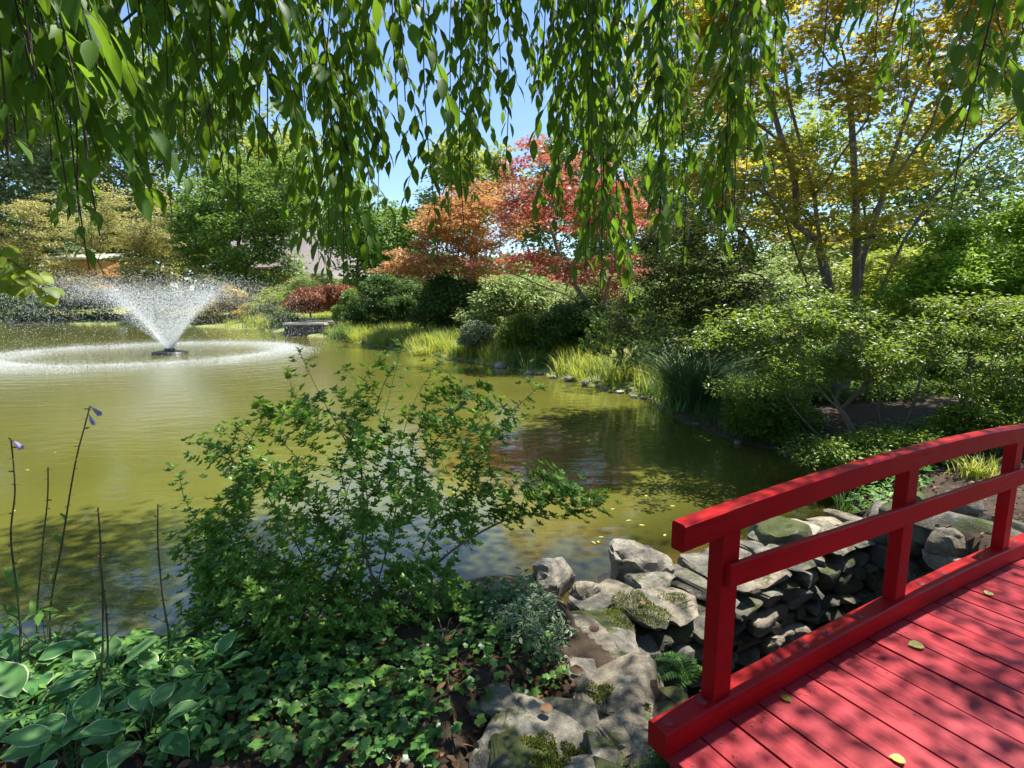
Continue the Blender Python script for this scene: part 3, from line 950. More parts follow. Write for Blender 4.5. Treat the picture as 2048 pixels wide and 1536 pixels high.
# stones on the far side of the stream, beyond the bridge
bank_st = thing('stone_bank', 'dark stacked boulders holding the right bank of the stream behind the railing', 'stone wall', (*xy(3.0, .5), 0))
for s, t, z, L, w, h_, m_ in ((3.18, .55, .38, .7, .3, .2, 'stone_dark'), (3.28, .98, .26, .40, .3, .2, 'stone'), (3.05, .02, .36, .5, .3, .22, 'stone_dark'), (3.45, .95, .36, .24, .2, .22, 'stone_mossy'), (3.5, .62, .47, .22, .14, .18, 'stone'), (3.35, .3, .44, .3, .2, .14, 'stone_dark')):
    q = xy(s, t)
    rock('stone', bank_st, (q[0], q[1], z), (w * 1.15, L * 1.1, h_ * 1.15), M[m_], TH + RNG.normal(0, .15), 3, .6, 9, .05)

for t in np.arange(-.75, 1.05, .24):
    for z, ds in ((-.36, -.06), (-.18, -.03), (.0, .0), (.17, .03), (.32, .08)):
        q = xy(3.16 - .35 * max(0, 1 - t) + ds + RNG.normal(0, .03), t + RNG.normal(0, .04))
        rock('stone', bank_st, (q[0], q[1], z), (.24, RNG.uniform(.24, .36), RNG.uniform(.16, .22)), M[['stone_dark', 'stone_dark', 'stone_mossy', 'stone_warm'][int(RNG.integers(4))]], TH + RNG.normal(0, .2), 3, .42, 8, .05)
# stone ledge on the near bank
ledge = thing('stone_ledge', 'weathered grey stone ledge with moss joints beside the bridge end', 'stone ledge', tuple(at(1180, 1400, 0)))
SL = [(1134, 1404, 118, 58, .44), (1078, 1453, 152, 88, .45), (1240, 1372, 140, 88, .40), (1338, 1409, 76, 48, .36), (1243, 1446, 122, 60, .44), (1281, 1491, 78, 62, .46), (1202, 1502, 76, 54, .46),
      (1147, 1520, 84, 46, .47), (1045, 1512, 100, 56, .47), (1223, 1316, 98, 48, .33), (1172, 1329, 56, 42, .38), (1231, 1281, 82, 40, .20), (1146, 1268, 118, 66, .30), (1187, 1235, 104, 42, .20),
      (1098, 1218, 60, 40, .14), (1170, 1352, 42, 40, .40), (980, 1500, 60, 34, .46), (1110, 1550, 90, 50, .48), (1230, 1560, 90, 50, .48), (990, 1560, 120, 60, .48), (1290, 1345, 70, 50, .25),
      (1060, 1405, 36, 22, .45), (935, 1395, 46, 26, .45), (1000, 1385, 60, 40, .45)]
for i, (px, py, w, h_, z) in enumerate(SL):
    p = at(px, py, z)
    d = (Vector((0, 0, CAM_H)) - p).length
    W = w * d / F_PX
    D = h_ * d / F_PX / max(.35, abs((p.z - CAM_H) / d))
    tk = .2 if i not in (15, 16, 21) else .12
    if i in (9, 10, 11, 12, 13, 14): tk = .10
    mt = [M['stone'], M['stone'], M['stone_warm'], M['stone_mossy'], M['stone']][i % 5]
    if i in (12, 4): mt = M['stone_warm']
    if i in (21, 22, 23): mt = M['stone_warm']; tk = .09
    rock('stone', ledge, (p.x, p.y, z - tk / 2), (W * 1.2, D * 1.24, tk), mt, RNG.normal(0, .15), 4 if w > 70 else 3, .3, 7, .05, (RNG.normal(0, .06), RNG.normal(0, .06)))
# footing of the ledge towards the stream
for s, t, z in ((.12, .45, .12), (.14, .7, .05), (.2, .95, 0), (.1, .2, .15), (.16, .55, -.2), (.2, .85, -.22), (.14, .25, -.15), (.1, 0, .1), (.12, 0, -.25)):
    q = xy(s, t)
    rock('stone', ledge, (q[0], q[1], z), (.24, .3, .26), M['stone_dark'], TH + RNG.normal(0, .2), 3, .6, 9, .05)

# boulders standing in the water
def water_rock(px, py, w, h_, mat, label, zc, **kw):
    p = at(px, py, zc)
    d = (Vector((0, 0, CAM_H)) - p).length
    k = d / F_PX
    o = rock('rock', None, (0, 0, 0), (w * k, kw.pop('depth', .8) * w * k, h_ * k * 1.15), mat, sub=4, **kw)
    o.location = p
    return tag(o, label, 'rock', 'rocks standing in the pond')
RK = np.random.default_rng(5)
water_rock(1272, 1140, 132, 92, M['stone_pale'], 'large pale two humped boulder alone in the shallow water, mossy foot', .06, rot=.1, boxy=.75, cuts=16, rough=.075, rng=RK)
water_rock(1109, 1160, 84, 66, M['stone_pale'], 'rounded tan boulder at the water edge behind the small cracked rock', .08, rot=.6, boxy=.7, cuts=16, rough=.06, rng=RK)
water_rock(1172, 1197, 60, 60, M['stone_warm'], 'small angular tan rock with a flat broken face beside the wall end', .10, rot=.9, boxy=.6, cuts=9, rough=.04, rng=RK)
water_rock(1080, 1165, 46, 44, M['stone_dark'], 'dark half hidden rock touching the left of the rounded tan boulder', .04, rot=.2, boxy=.7, cuts=8, rough=.05, rng=RK)
water_rock(1575, 1085, 110, 80, M['stone_mossy'], 'moss covered boulder in the water seen under the top rail', .06, rot=.2, boxy=.75, cuts=7, rough=.05, rng=RK)
# moss cushions on the wall and ledge
from mathutils.bvhtree import BVHTree
_vv, _ff, _o = [], [], 0
for V, F in STONE_SURF:
    _vv.append(V); _ff.append(F + _o); _o += len(V)
BVH = BVHTree.FromPolygons(np.concatenate(_vv).tolist(), np.concatenate(_ff).tolist())
def moss_patch(name, px, py, w, h_, z, n, parent):
    p = at(px, py, z); d = (Vector((0, 0, CAM_H)) - p).length; k = d / F_PX
    a, b = w * k / 2, h_ * k / 2 / abs((z - CAM_H) / d)
    r = np.sqrt(RNG.uniform(0, 1, n)); f = RNG.uniform(0, 6.28, n)
    rr = r * (1 + .25 * np.sin(3 * f + px))
    pos = np.stack([p.x + a * rr * np.cos(f), p.y + b * rr * np.sin(f), z + .02 * (1 - r ** 2) + RNG.normal(0, .003, n)], -1)
    hit = [BVH.ray_cast(Vector((a_, b_, 1.5)), Vector((0, 0, -1)), 2.5)[0] for a_, b_, _z in pos]
    pos = np.array([(h_.x, h_.y, h_.z + RNG.uniform(-.002, .006)) for h_ in hit if h_ is not None and h_.z > z - .12]); n = len(pos)
    dr = RNG.normal(0, .6, (n, 3)) + np.array([0, 0, 1.0])
    leaves('moss', parent, M['moss'], T_DIAMOND, pos, dr, RNG.normal(0, 1, (n, 3)), RNG.uniform(.007, .015, n))
moss_patch('moss', 1272, 1222, 118, 64, .15, 4200, wall)
moss_patch('moss', 1350, 1195, 50, 22, .15, 500, wall)
moss_patch('moss', 1640, 1095, 60, 16, .16, 500, wall)
moss_patch('moss', 1085, 1480, 60, 34, .46, 900, ledge)
moss_patch('moss', 1200, 1370, 44, 30, .42, 600, ledge)
moss_patch('moss', 1100, 1520, 60, 30, .48, 700, ledge)
moss_patch('moss', 1145, 1480, 40, 24, .46, 400, ledge)
moss_patch('moss', 1315, 1425, 50, 14, .40, 400, ledge)

# weathered post in the pond behind the railing
p = at(1512, 1105, -.1)
post = thing('mooring_post', 'weathered split grey wooden post standing in the water behind the railing', 'post', tuple(p))
def wood_stick(name, c, h_, r, parent, seed):
    k, rings = 12, 7
    V = []
    for i in range(rings):
        f = i / (rings - 1)
        for j in range(k):
            a = 2 * math.pi * j / k
            rr = r * (1 + .16 * math.sin(3 * a + seed) + .08 * math.sin(7 * a + 2 * seed)) * (1 - .12 * f)
            V.append((c[0] + rr * math.cos(a) + .012 * f, c[1] + rr * math.sin(a), c[2] + h_ * f + (.03 * math.sin(2 * a + seed) if i == rings - 1 else 0)))
    F = [(i * k + j, i * k + (j + 1) % k, (i + 1) * k + (j + 1) % k, (i + 1) * k + j) for i in range(rings - 1) for j in range(k)]
    V.append((c[0], c[1], c[2] + h_))
    F3 = [((rings - 1) * k + j, (rings - 1) * k + (j + 1) % k, len(V) - 1) for j in range(k)]
    put(name, mesh_np(name, np.array(V), [np.array(F), np.array(F3)], M['grey_wood'], True), parent)
wood_stick('shaft', p + Vector((-.03, 0, 0)), .47, .045, post, 1.0)
wood_stick('splinter', p + Vector((.05, .03, 0)), .42, .022, post, 2.4)

# ---------------------------------------------------------------- fountain
FC = at(340, 707, 0)
FR = 5.45
fountain = thing('pond_fountain', 'floating fountain throwing a wide cone of white water into the pond', 'fountain', tuple(FC))
def disc(name, rs, zs, mat, k=40):
    V, F = [], []
    for r, z in zip(rs, zs):
        for j in range(k):
            a = 2 * math.pi * j / k
            V.append((FC.x + r * math.cos(a), FC.y + r * math.sin(a), z))
    for i in range(len(rs) - 1):
        for j in range(k):
            a, b = i * k + j, i * k + (j + 1) % k
            F.append((a, b, b + k, a + k))
    return put(name, mesh_np(name, np.array(V), np.array(F), mat, True), fountain)
disc('float', (.62, .6, .5, .42, .0), (-.06, .06, .09, .05, .05), M['black_plastic'])
disc('nozzle', (.2, .2, .16, .0), (.02, .16, .2, .2), M['black_plastic'], 20)
OCT_V = np.array([(1, 0, 0), (-1, 0, 0), (0, 1, 0), (0, -1, 0), (0, 0, 1), (0, 0, -1)], float)
OCT_F = np.array([(0, 2, 4), (2, 1, 4), (1, 3, 4), (3, 0, 4), (2, 0, 5), (1, 2, 5), (3, 1, 5), (0, 3, 5)])
def drops(name, pos, rad, stretch=None):
    n = len(pos)
    V = OCT_V[None] * rad[:, None, None]
    if stretch is not None: V = V * np.array([1, 1, stretch])
    V = V + pos[:, None, :]
    F = (OCT_F[None] + (np.arange(n) * 6)[:, None, None]).reshape(-1, 3)
    o = put(name, mesh_np(name, V.reshape(-1, 3), F, M['drops'], True), fountain)
    return tag(o, kind='stuff')
Gv = 9.81
def flight(n, el0, el1, tmin=0, tmax=1, jit=.0, hgt=2.75):
    el = np.radians(RNG.uniform(el0, el1, n)); az = RNG.uniform(0, 2 * math.pi, n)
    vz = np.sqrt(2 * Gv * hgt) * RNG.uniform(.86, 1.02, n)
    vr = FR / (2 * np.sqrt(2 * Gv * hgt) / Gv) * (np.tan(np.radians(61)) / np.tan(el)) * RNG.uniform(.9, 1.08, n)
    t = RNG.uniform(tmin, tmax, n) * 2 * vz / Gv
    r = .08 + vr * t
    P = np.stack([FC.x + r * np.cos(az), FC.y + r * np.sin(az), .16 + vz * t - .5 * Gv * t * t], -1)
    return P + RNG.normal(0, 1, P.shape) * (jit * t)[:, None]
P = flight(42000, 52, 66, 0, .99, .15)
P[:, 0] -= .55 * np.clip(P[:, 2] - .3, 0, 9) * RNG.uniform(0, 1, len(P))       # a light wind carries the spray to the left
drops('spray', P, RNG.uniform(.0025, .0105, len(P)) * RNG.choice([1.0, 1.45], len(P), p=[.85, .15]))
P = flight(22000, 57.5, 63, 0, .34, .035)
drops('jet', P, RNG.uniform(.003, .008, len(P)), 2.4)
n = 52000
az = RNG.uniform(0, 2 * math.pi, n); r = FR * .9 * (1.0 + RNG.normal(0, .085, n)) * (1 + .02 * np.sin(7 * az) + .015 * np.sin(17 * az))
zz = np.abs(RNG.normal(0, .12, n)) * np.exp(-((r / FR / .9 - 1) / .11) ** 2) + .005
P = np.stack([FC.x + r * np.cos(az) - .62, FC.y + r * np.sin(az), zz], -1)
drops('splash_ring', P, RNG.uniform(.003, .0095, n))

# ---------------------------------------------------------------- vegetation builder
def skeleton(parent, nodes, par, r, bark, thr, rmin=0.0, sides=7, split=True, trunk='trunk', twig='twigs'):
    """stout wood: one mesh for each stem from the root; thin wood: one mesh"""
    n = len(nodes)
    stem = np.full(n, -1)
    for i in range(n):
        if par[i] == 0 or par[i] == -1: stem[i] = i
        else: stem[i] = stem[par[i]]
    thick = r >= thr
    if split:
        for sid in sorted(set(stem[thick & (par >= 0)])):
            me = tube_mesh(trunk, nodes, par, r, thick & (stem == sid), bark, sides + 2)
            if me: put(trunk, me, parent)
    else:
        me = tube_mesh(trunk, nodes, par, r, thick, bark, sides + 2)
        if me: put(trunk, me, parent)
    me = tube_mesh(twig, nodes, par, r, (~thick) & (r >= rmin), bark, max(3, sides - 3))
    if me: put(twig, me, parent)['kind'] = 'stuff'
def plant(name, label, cat, poly, Y, T, base, mat, tpl=T_DIAMOND, n=150, per=26, rad=.5, size=.2, bark=None, rt=.12, r_tip=None, flat=.5, upl=.65, droop=.1,
          seeds=None, group=None, step=None, thr=.3, Yb=None, nparts=0, lam=.35, bow=.12, svar=.3, tips_wood=None, shell=.55, outl=0.0, base_z=None):
    bx = atY(base, 600, Yb or Y)
    z = gz((bx[0], bx[1])) if base_z is None else base_z
    root = np.array([bx[0], bx[1], z - .05])
    t = thing(name, label, cat, tuple(root), group)
    polys = poly if isinstance(poly[0][0], (list, tuple)) else [poly]
    areas = []
    for q in polys:
        q = np.asarray(q, float)
        areas.append(abs(np.sum(q[:, 0] * np.roll(q[:, 1], 1) - q[:, 1] * np.roll(q[:, 0], 1))) / 2)
    tips = np.concatenate([crown_points(q, Y, T, max(4, int(n * a / sum(areas))), shell) for q, a in zip(polys, areas)])
    kl = max(4, len(tips) // 14)
    lob = tips[RNG.permutation(len(tips))[:kl]]
    near = np.argmin(((tips[:, None, :] - lob[None]) ** 2).sum(-1), 1)
    cen = tips.mean(0)
    push = RNG.uniform(.84, 1.24, kl)[near][:, None]
    tips = cen + (lob[near] - cen) * push + (tips - lob[near]) * .82
    tips = np.where(RNG.uniform(0, 1, (len(tips), 1)) < .16, cen + (tips - cen) * 1.2, tips)
    tips[:, 2] = np.maximum(tips[:, 2], z + .05)
    wood = tips if tips_wood is None else tips[RNG.permutation(len(tips))[:tips_wood]]
    nodes, par, ti = grow(root, wood, step or max(.05, np.ptp(tips[:, 2]) / 14), seeds, bow, .06, lam)
    r = radii(nodes, par, r_tip or rt * .05, 2.3, rt)
    skeleton(t, nodes, par, r, bark or M['bark_dark'], rt * thr)
    c = tips.mean(0)
    per = int(per * DENS); rad = rad * 1.08
    out = norm(np.repeat(tips, per, 0) - c) * outl
    pos, d, nr = spray(tips, per, rad, flat, upl, droop, out if outl else None)
    leaves('crown', t, mat, tpl, pos, d, nr, 1.12 * size * RNG.uniform(1 - svar, 1 + svar, len(pos)), nparts)
    return t, tips, nodes

DENS = 1.7
TREE, SHRUB = 'tree', 'shrub'
BGT = 'trees beyond the pond'
# --- far trees
plant('broadleaf_tree', 'tall grey green tree at the far left behind the yellow maples', TREE, [(-380, -80), (60, -60), (150, 20), (160, 160), (120, 330), (150, 440), (-100, 480), (-380, 480)], 66, 7, 20, M['grey_green'], T_BROAD, 760, 34, 1.7, .5, M['bark_dark'], .5, group=BGT)
plant('broadleaf_tree', 'pale grey green tree rising between the yellow maple and the green tree', TREE, [(130, 150), (330, 110), (440, 230), (460, 470), (300, 500), (130, 480)], 84, 7, 300, M['pale_green'], T_BROAD, 420, 24, 2.0, .45, M['bark_dark'], .5, group=BGT)
plant('broadleaf_tree', 'yellowish green tree standing over the house roof', TREE, [(440, 330), (520, 260), (600, 270), (640, 340), (640, 440), (560, 470), (450, 460)], 88, 6, 560, M['lime'], T_BROAD, 300, 22, 1.8, .42, M['bark_dark'], .4, group=BGT)
plant('broadleaf_tree', 'pale tree right of the house, behind the orange maple', TREE, [(640, 400), (700, 360), (780, 400), (850, 430), (850, 560), (790, 568), (740, 556), (640, 480)], 44, 4, 780, M['mid_green'], T_BROAD, 300, 30, 1.0, .24, M['bark_dark'], .3, group=BGT)
plant('columnar_tree', 'tall golden green tree standing up behind the orange maple', TREE, [(855, 430), (865, 320), (905, 282), (950, 275), (985, 310), (1005, 400), (960, 470), (880, 470)], 46, 3, 930, M['lime'], T_BROAD, 220, 30, 1.0, .27, M['bark_dark'], .3, group=BGT)
plant('broadleaf_tree', 'pale green tree filling the gap behind the red maple', TREE, [(1040, 380), (1080, 280), (1150, 235), (1260, 225), (1350, 300), (1360, 420), (1300, 560), (1080, 560)], 48, 5, 1200, M['pale_green'], T_BROAD, 480, 28, 1.3, .3, M['bark_dark'], .35, group=BGT)
plant('broadleaf_tree', 'sunlit pale green tree behind the left trunks of the amber maple', TREE, [(1270, 430), (1310, 260), (1440, 180), (1570, 210), (1620, 420), (1600, 600), (1300, 610)], 33, 4, 1460, M['pale_green'], T_BROAD, 420, 28, 1.0, .24, M['bark_dark'], .3, group=BGT)
plant('broadleaf_tree', 'sunlit light green tree between the trunks of the amber maple', TREE, [(1540, 420), (1590, 260), (1720, 215), (1850, 250), (1860, 480), (1820, 610), (1560, 620)], 29, 4, 1720, M['lime'], T_BROAD, 420, 28, .9, .2, M['bark_dark'], .3, group=BGT)
plant('broadleaf_tree', 'light green tree behind the bright shrub at the right edge', TREE, [(1790, 430), (1860, 240), (2000, 150), (2250, 130), (2300, 560), (1850, 580)], 27, 4, 2000, M['pale_green'], T_BROAD, 420, 28, .9, .2, M['bark_dark'], .3, group=BGT)
plant('broadleaf_tree', 'broad soft green crown farthest back at the left, above the green tree', TREE, [(-300, 60), (200, 30), (420, 120), (560, 220), (660, 330), (660, 490), (-300, 510)], 96, 8, 200, M['pale_green'], T_BROAD, 900, 30, 2.3, .65, M['bark_dark'], .5, group=BGT)
# --- left bank: yellow maples, green tree, hedge and shrubs
plant('yellow_maple', 'low spreading pale yellow maple at the left edge over the dark hedge', TREE, [[(-200, 470), (-60, 430), (40, 412), (110, 405), (150, 440), (180, 480), (120, 500), (-200, 500)], [(-200, 505), (100, 500), (190, 530), (120, 570), (-200, 580)]], 57, 3.5, 60, M['yellow_maple'], T_DIAMOND, 420, 34, 1.0, .22, M['bark_dark'], .2, flat=.22, upl=.8, group='pale yellow maples')
plant('yellow_maple', 'wide layered pale yellow maple behind the fountain spray', TREE, [[(180, 450), (215, 395), (290, 390), (340, 420), (385, 470), (370, 500), (190, 500)], [(190, 500), (390, 490), (425, 560), (330, 575), (220, 560)], [(150, 540), (250, 545), (360, 570), (300, 590), (180, 590)]], 55, 3.5, 270, M['yellow_maple'], T_DIAMOND, 460, 34, 1.0, .22, M['bark_dark'], .2, flat=.22, upl=.8, group='pale yellow maples')
plant('maple_tree', 'green tree with a dark leaning trunk in front of the house', TREE, [(370, 400), (400, 350), (460, 320), (540, 320), (600, 350), (610, 420), (580, 470), (600, 520), (540, 560), (420, 560), (380, 510), (360, 450)], 52, 4, 470, M['mid_green'], T_BROAD, 420, 30, 1.0, .26, M['bark_dark'], .34, flat=.35, seeds=[[atY(474, 600, 52), atY(470, 540, 52), atY(480, 470, 52), atY(490, 400, 52)]])
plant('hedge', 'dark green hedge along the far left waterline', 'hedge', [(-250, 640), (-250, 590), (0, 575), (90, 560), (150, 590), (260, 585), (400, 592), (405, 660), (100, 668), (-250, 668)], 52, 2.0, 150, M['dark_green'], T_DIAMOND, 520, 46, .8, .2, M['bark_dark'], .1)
plant('golden_shrub', 'golden yellow shrub behind the right arm of the spray', SHRUB, [(385, 655), (395, 620), (425, 590), (450, 578), (475, 585), (500, 620), (500, 655)], 46, 1.6, 440, M['gold'], T_DIAMOND, 150, 40, .5, .15, M['bark_dark'], .08, flat=.3, upl=.8)
plant('yellow_green_shrub', 'bright yellow green shrub below the deck railing', SHRUB, [(500, 630), (510, 600), (535, 582), (560, 590), (578, 625), (540, 640)], 45, 1.5, 540, M['lime'], T_DIAMOND, 110, 36, .5, .15, M['bark_dark'], .06)
plant('grey_green_shrub', 'tall grey green shrub between the deck railing and the brown laceleaf maple', SHRUB, [(545, 610), (560, 575), (600, 550), (650, 555), (690, 570), (690, 600), (600, 615)], 47, 2, 620, M['pale_green'], T_DIAMOND, 170, 40, .6, .16, M['bark_dark'], .08)
t, tips, _n = plant('laceleaf_maple', 'weeping reddish brown laceleaf maple mound on a short trunk', TREE, [(573, 612), (590, 590), (620, 576), (660, 570), (690, 572), (694, 586), (680, 600), (660, 612), (625, 618), (600, 622)], 34.5, 1.4, 672, M['brown_lace'], T_LANCE, 200, 60, .35, .14, M['bark_dark'], .13, flat=.6, droop=.9, upl=.4)
plant('dwarf_conifer', 'small bright green cone shaped conifer right of the brown laceleaf maple', SHRUB, [(672, 640), (676, 610), (690, 586), (702, 582), (715, 596), (728, 625), (735, 645)], 32, .9, 702, M['mid_green'], T_LANCE, 110, 60, .25, .11, M['bark_dark'], .06)
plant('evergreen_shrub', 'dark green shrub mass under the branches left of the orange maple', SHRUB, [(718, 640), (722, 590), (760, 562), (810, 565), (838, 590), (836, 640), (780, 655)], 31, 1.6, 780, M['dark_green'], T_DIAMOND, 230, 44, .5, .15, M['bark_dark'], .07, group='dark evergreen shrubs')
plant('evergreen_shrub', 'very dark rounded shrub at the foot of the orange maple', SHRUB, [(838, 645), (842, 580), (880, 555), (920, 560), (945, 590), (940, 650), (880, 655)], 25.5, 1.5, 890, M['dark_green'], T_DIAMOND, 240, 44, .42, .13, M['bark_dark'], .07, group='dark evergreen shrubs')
plant('broadleaf_shrub', 'pale yellow green broad leaved shrub behind the maples', SHRUB, [(950, 640), (955, 590), (1000, 560), (1070, 548), (1130, 570), (1180, 600), (1170, 650), (1050, 655)], 23.5, 1.5, 1050, M['pale_green'], T_OVAL, 300, 26, .42, .15, M['bark_dark'], .07)
plant('silvery_shrub', 'small silvery green shrub in the grass right of the dark rounded shrub', SHRUB, [(925, 690), (930, 655), (955, 640), (985, 650), (990, 685), (960, 700)], 19, .8, 955, M['grey_green'], T_LANCE, 110, 40, .25, .10, M['bark_dark'], .04)
plant('clipped_azalea', 'neatly clipped olive azalea mound above the bank grass', SHRUB, [(1003, 690), (1006, 652), (1030, 637), (1075, 638), (1095, 660), (1095, 690), (1050, 697)], 17.5, .9, 1050, M['azalea_dark'], T_DIAMOND, 180, 50, .22, .08, M['bark_dark'], .04)
plant('dark_azalea', 'dark azalea shrub left of the red maple trunks', SHRUB, [(1088, 690), (1092, 640), (1120, 610), (1175, 600), (1215, 625), (1215, 680), (1150, 697)], 16.5, 1.0, 1150, M['dark_green'], T_DIAMOND, 230, 50, .26, .085, M['bark_dark'], .04)
# --- the coloured maples
plant('orange_maple', 'orange maple with several pale slender trunks on the far bank', TREE, [[(770, 530), (800, 500), (850, 490), (900, 510), (960, 520), (1010, 540), (960, 556), (880, 560), (800, 556)], [(830, 480), (850, 420), (900, 380), (960, 366), (1010, 390), (1030, 440), (1010, 490), (950, 510), (880, 500)]], 26, 2.2, 945, M['orange'], T_MAPLE3, 420, 34, .5, .125, M['bark_pale'], .15, flat=.25, upl=.75,
      seeds=[[atY(945, 640, 26), atY(925, 580, 26), atY(905, 520, 26)], [atY(950, 640, 26.2), atY(950, 570, 26.2), atY(945, 480, 26.3), atY(960, 420, 26)], [atY(940, 640, 25.8), atY(935, 590, 25.5), atY(900, 560, 25)], [atY(955, 640, 26), atY(962, 570, 26.4), atY(985, 500, 26.6)]], thr=.22)
plant('red_maple', 'crimson red maple with dark forked trunks on the right bank', TREE, [[(990, 430), (1010, 380), (1050, 335), (1100, 318), (1160, 322), (1230, 340), (1280, 400), (1290, 460), (1230, 480), (1150, 470), (1060, 450)], [(960, 520), (1000, 490), (1060, 500), (1130, 520), (1100, 545), (1030, 545)], [(1060, 560), (1120, 530), (1200, 520), (1280, 500), (1290, 540), (1220, 570), (1130, 580)]], 18, 2.0, 1200, M['red'], T_MAPLE3, 320, 30, .38, .1, M['bark_grey'], .13, flat=.22, upl=.75,
      seeds=[[atY(1195, 650, 18), atY(1170, 600, 18), atY(1130, 540, 18), atY(1100, 450, 18), atY(1080, 390, 18)], [atY(1200, 640, 18), atY(1215, 580, 18), atY(1225, 500, 18), atY(1215, 420, 18)], [atY(1190, 650, 17.8), atY(1150, 600, 17.4), atY(1080, 570, 17), atY(1010, 540, 16.8)]], thr=.2)
# mugo pine: needles radiate from every shoot
def pine(name, label, poly, Y, T, base, n):
    bx = atY(base, 600, Y); root = np.array([bx[0], bx[1], gz(bx) - .02])
    t = thing(name, label, SHRUB, tuple(root))
    tips = np.concatenate([crown_points(q, Y, T, n) for q in poly])
    nodes, par, ti = grow(root, tips, .12, None, .15)
    skeleton(t, nodes, par, radii(nodes, par, .006, 2.3, .05), M['bark_dark'], .02)
    k = 34
    c = np.repeat(tips, k, 0)
    ax = np.array([0, 0, 1.0]) + norm(tips - tips.mean(0)) * .6
    ax = np.repeat(norm(ax), k, 0)
    f = np.tile(np.linspace(0, 1, k), len(tips))
    d = norm(RNG.normal(0, 1, c.shape)); d = norm(d * .75 + ax * .75)
    leaves('needles', t, M['pine'], T_LANCE, c + ax * (f[:, None] * .13), d, RNG.normal(0, 1, c.shape), RNG.uniform(.07, .11, len(c)))
pine('mountain_pine', 'low mountain pine with bright green shoots above the bank grass', [[(1160, 700), (1165, 665), (1200, 640), (1240, 632), (1275, 645), (1280, 680), (1240, 715), (1190, 715)], [(1230, 735), (1260, 700), (1300, 670), (1340, 648), (1364, 665), (1350, 705), (1300, 735)]], 12.6, .8, 1255, 90)

# --- right side: dark maple, amber maple, bright shrub, old azalea
Yd = 9.6
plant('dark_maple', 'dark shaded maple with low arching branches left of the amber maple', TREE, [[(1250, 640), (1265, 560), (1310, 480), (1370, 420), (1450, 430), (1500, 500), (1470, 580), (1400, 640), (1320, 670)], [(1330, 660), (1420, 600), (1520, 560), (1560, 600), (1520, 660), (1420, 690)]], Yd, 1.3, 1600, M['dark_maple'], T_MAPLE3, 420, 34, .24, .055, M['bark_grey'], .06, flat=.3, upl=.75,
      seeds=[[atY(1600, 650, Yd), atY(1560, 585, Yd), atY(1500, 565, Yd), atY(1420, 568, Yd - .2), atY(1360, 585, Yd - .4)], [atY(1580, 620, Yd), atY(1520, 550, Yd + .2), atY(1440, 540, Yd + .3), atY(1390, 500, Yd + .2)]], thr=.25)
Ym = 9.0
mseeds = [[atY(1702, 650, Ym), atY(1712, 560, Ym), atY(1714, 480, Ym), atY(1708, 330, Ym), atY(1700, 200, Ym), atY(1690, 120, Ym), atY(1668, 40, Ym), atY(1640, -80, Ym)],
          [atY(1708, 640, Ym + .1), atY(1725, 520, Ym + .1), atY(1757, 420, Ym + .15), atY(1790, 300, Ym + .2), atY(1830, 190, Ym + .3), atY(1890, 60, Ym + .3)],
          [atY(1675, 650, Ym - .1), atY(1650, 540, Ym - .1), atY(1638, 470, Ym - .1), atY(1628, 390, Ym - .1), atY(1604, 300, Ym - .2), atY(1578, 200, Ym - .2), atY(1560, 60, Ym - .2)],
          [atY(1725, 660, Ym - .2), atY(1770, 560, Ym - .2), atY(1808, 480, Ym - .25), atY(1870, 390, Ym - .3), atY(1960, 290, Ym - .4), atY(2070, 220, Ym - .5)],
          [atY(1655, 650, Ym + .2), atY(1612, 560, Ym + .2), atY(1580, 470, Ym + .25), atY(1555, 370, Ym + .3), atY(1530, 250, Ym + .3)],
          [atY(1702, 330, Ym), atY(1655, 292, Ym), atY(1610, 265, Ym - .1), atY(1578, 245, Ym - .2)],
          [atY(1700, 160, Ym), atY(1660, 130, Ym - .2), atY(1630, 80, Ym - .3), atY(1620, 20, Ym - .3)],
          [atY(1635, 420, Ym), atY(1580, 370, Ym - .3), atY(1500, 350, Ym - .6), atY(1420, 340, Ym - .8)]]
plant('amber_maple', 'large amber and green maple with five grey trunks behind the old azalea', TREE,
      [[(1300, 60), (1330, -60), (1560, -140), (1850, -160), (2120, -140), (2120, 60), (1960, 60), (1760, 40), (1560, 90), (1400, 110)],
       [(1290, 130), (1450, 100), (1560, 110), (1570, 200), (1480, 260), (1360, 250), (1290, 220)],
       [(1600, 120), (1760, 60), (1950, 70), (2080, 100), (2060, 215), (1980, 230), (1880, 240), (1760, 270), (1650, 210)],
       [(1380, 280), (1500, 270), (1640, 300), (1650, 380), (1560, 420), (1440, 400), (1370, 350)],
       [(1660, 330), (1760, 300), (1860, 310), (1890, 360), (1830, 400), (1700, 400)],
       [(1480, 440), (1600, 430), (1700, 460), (1850, 440), (1820, 500), (1640, 520), (1500, 490)]],
      Ym, 1.7, 1690, M['right_maple'], T_MAPLE, 660, 30, .32, .08, M['bark_grey'], .155, flat=.28, upl=.78, seeds=mseeds, thr=.2, r_tip=.004)
plant('bright_shrub', 'bright sunlit yellow green shrub at the right edge', SHRUB, [(1770, 600), (1800, 540), (1850, 500), (1910, 470), (1990, 450), (2080, 430), (2250, 420), (2250, 640), (1950, 650)], 7.8, 1.0, 1950, M['rhodo'], T_DIAMOND, 620, 40, .2, .062, M['bark_azalea'], .05)
Ya = 6.4
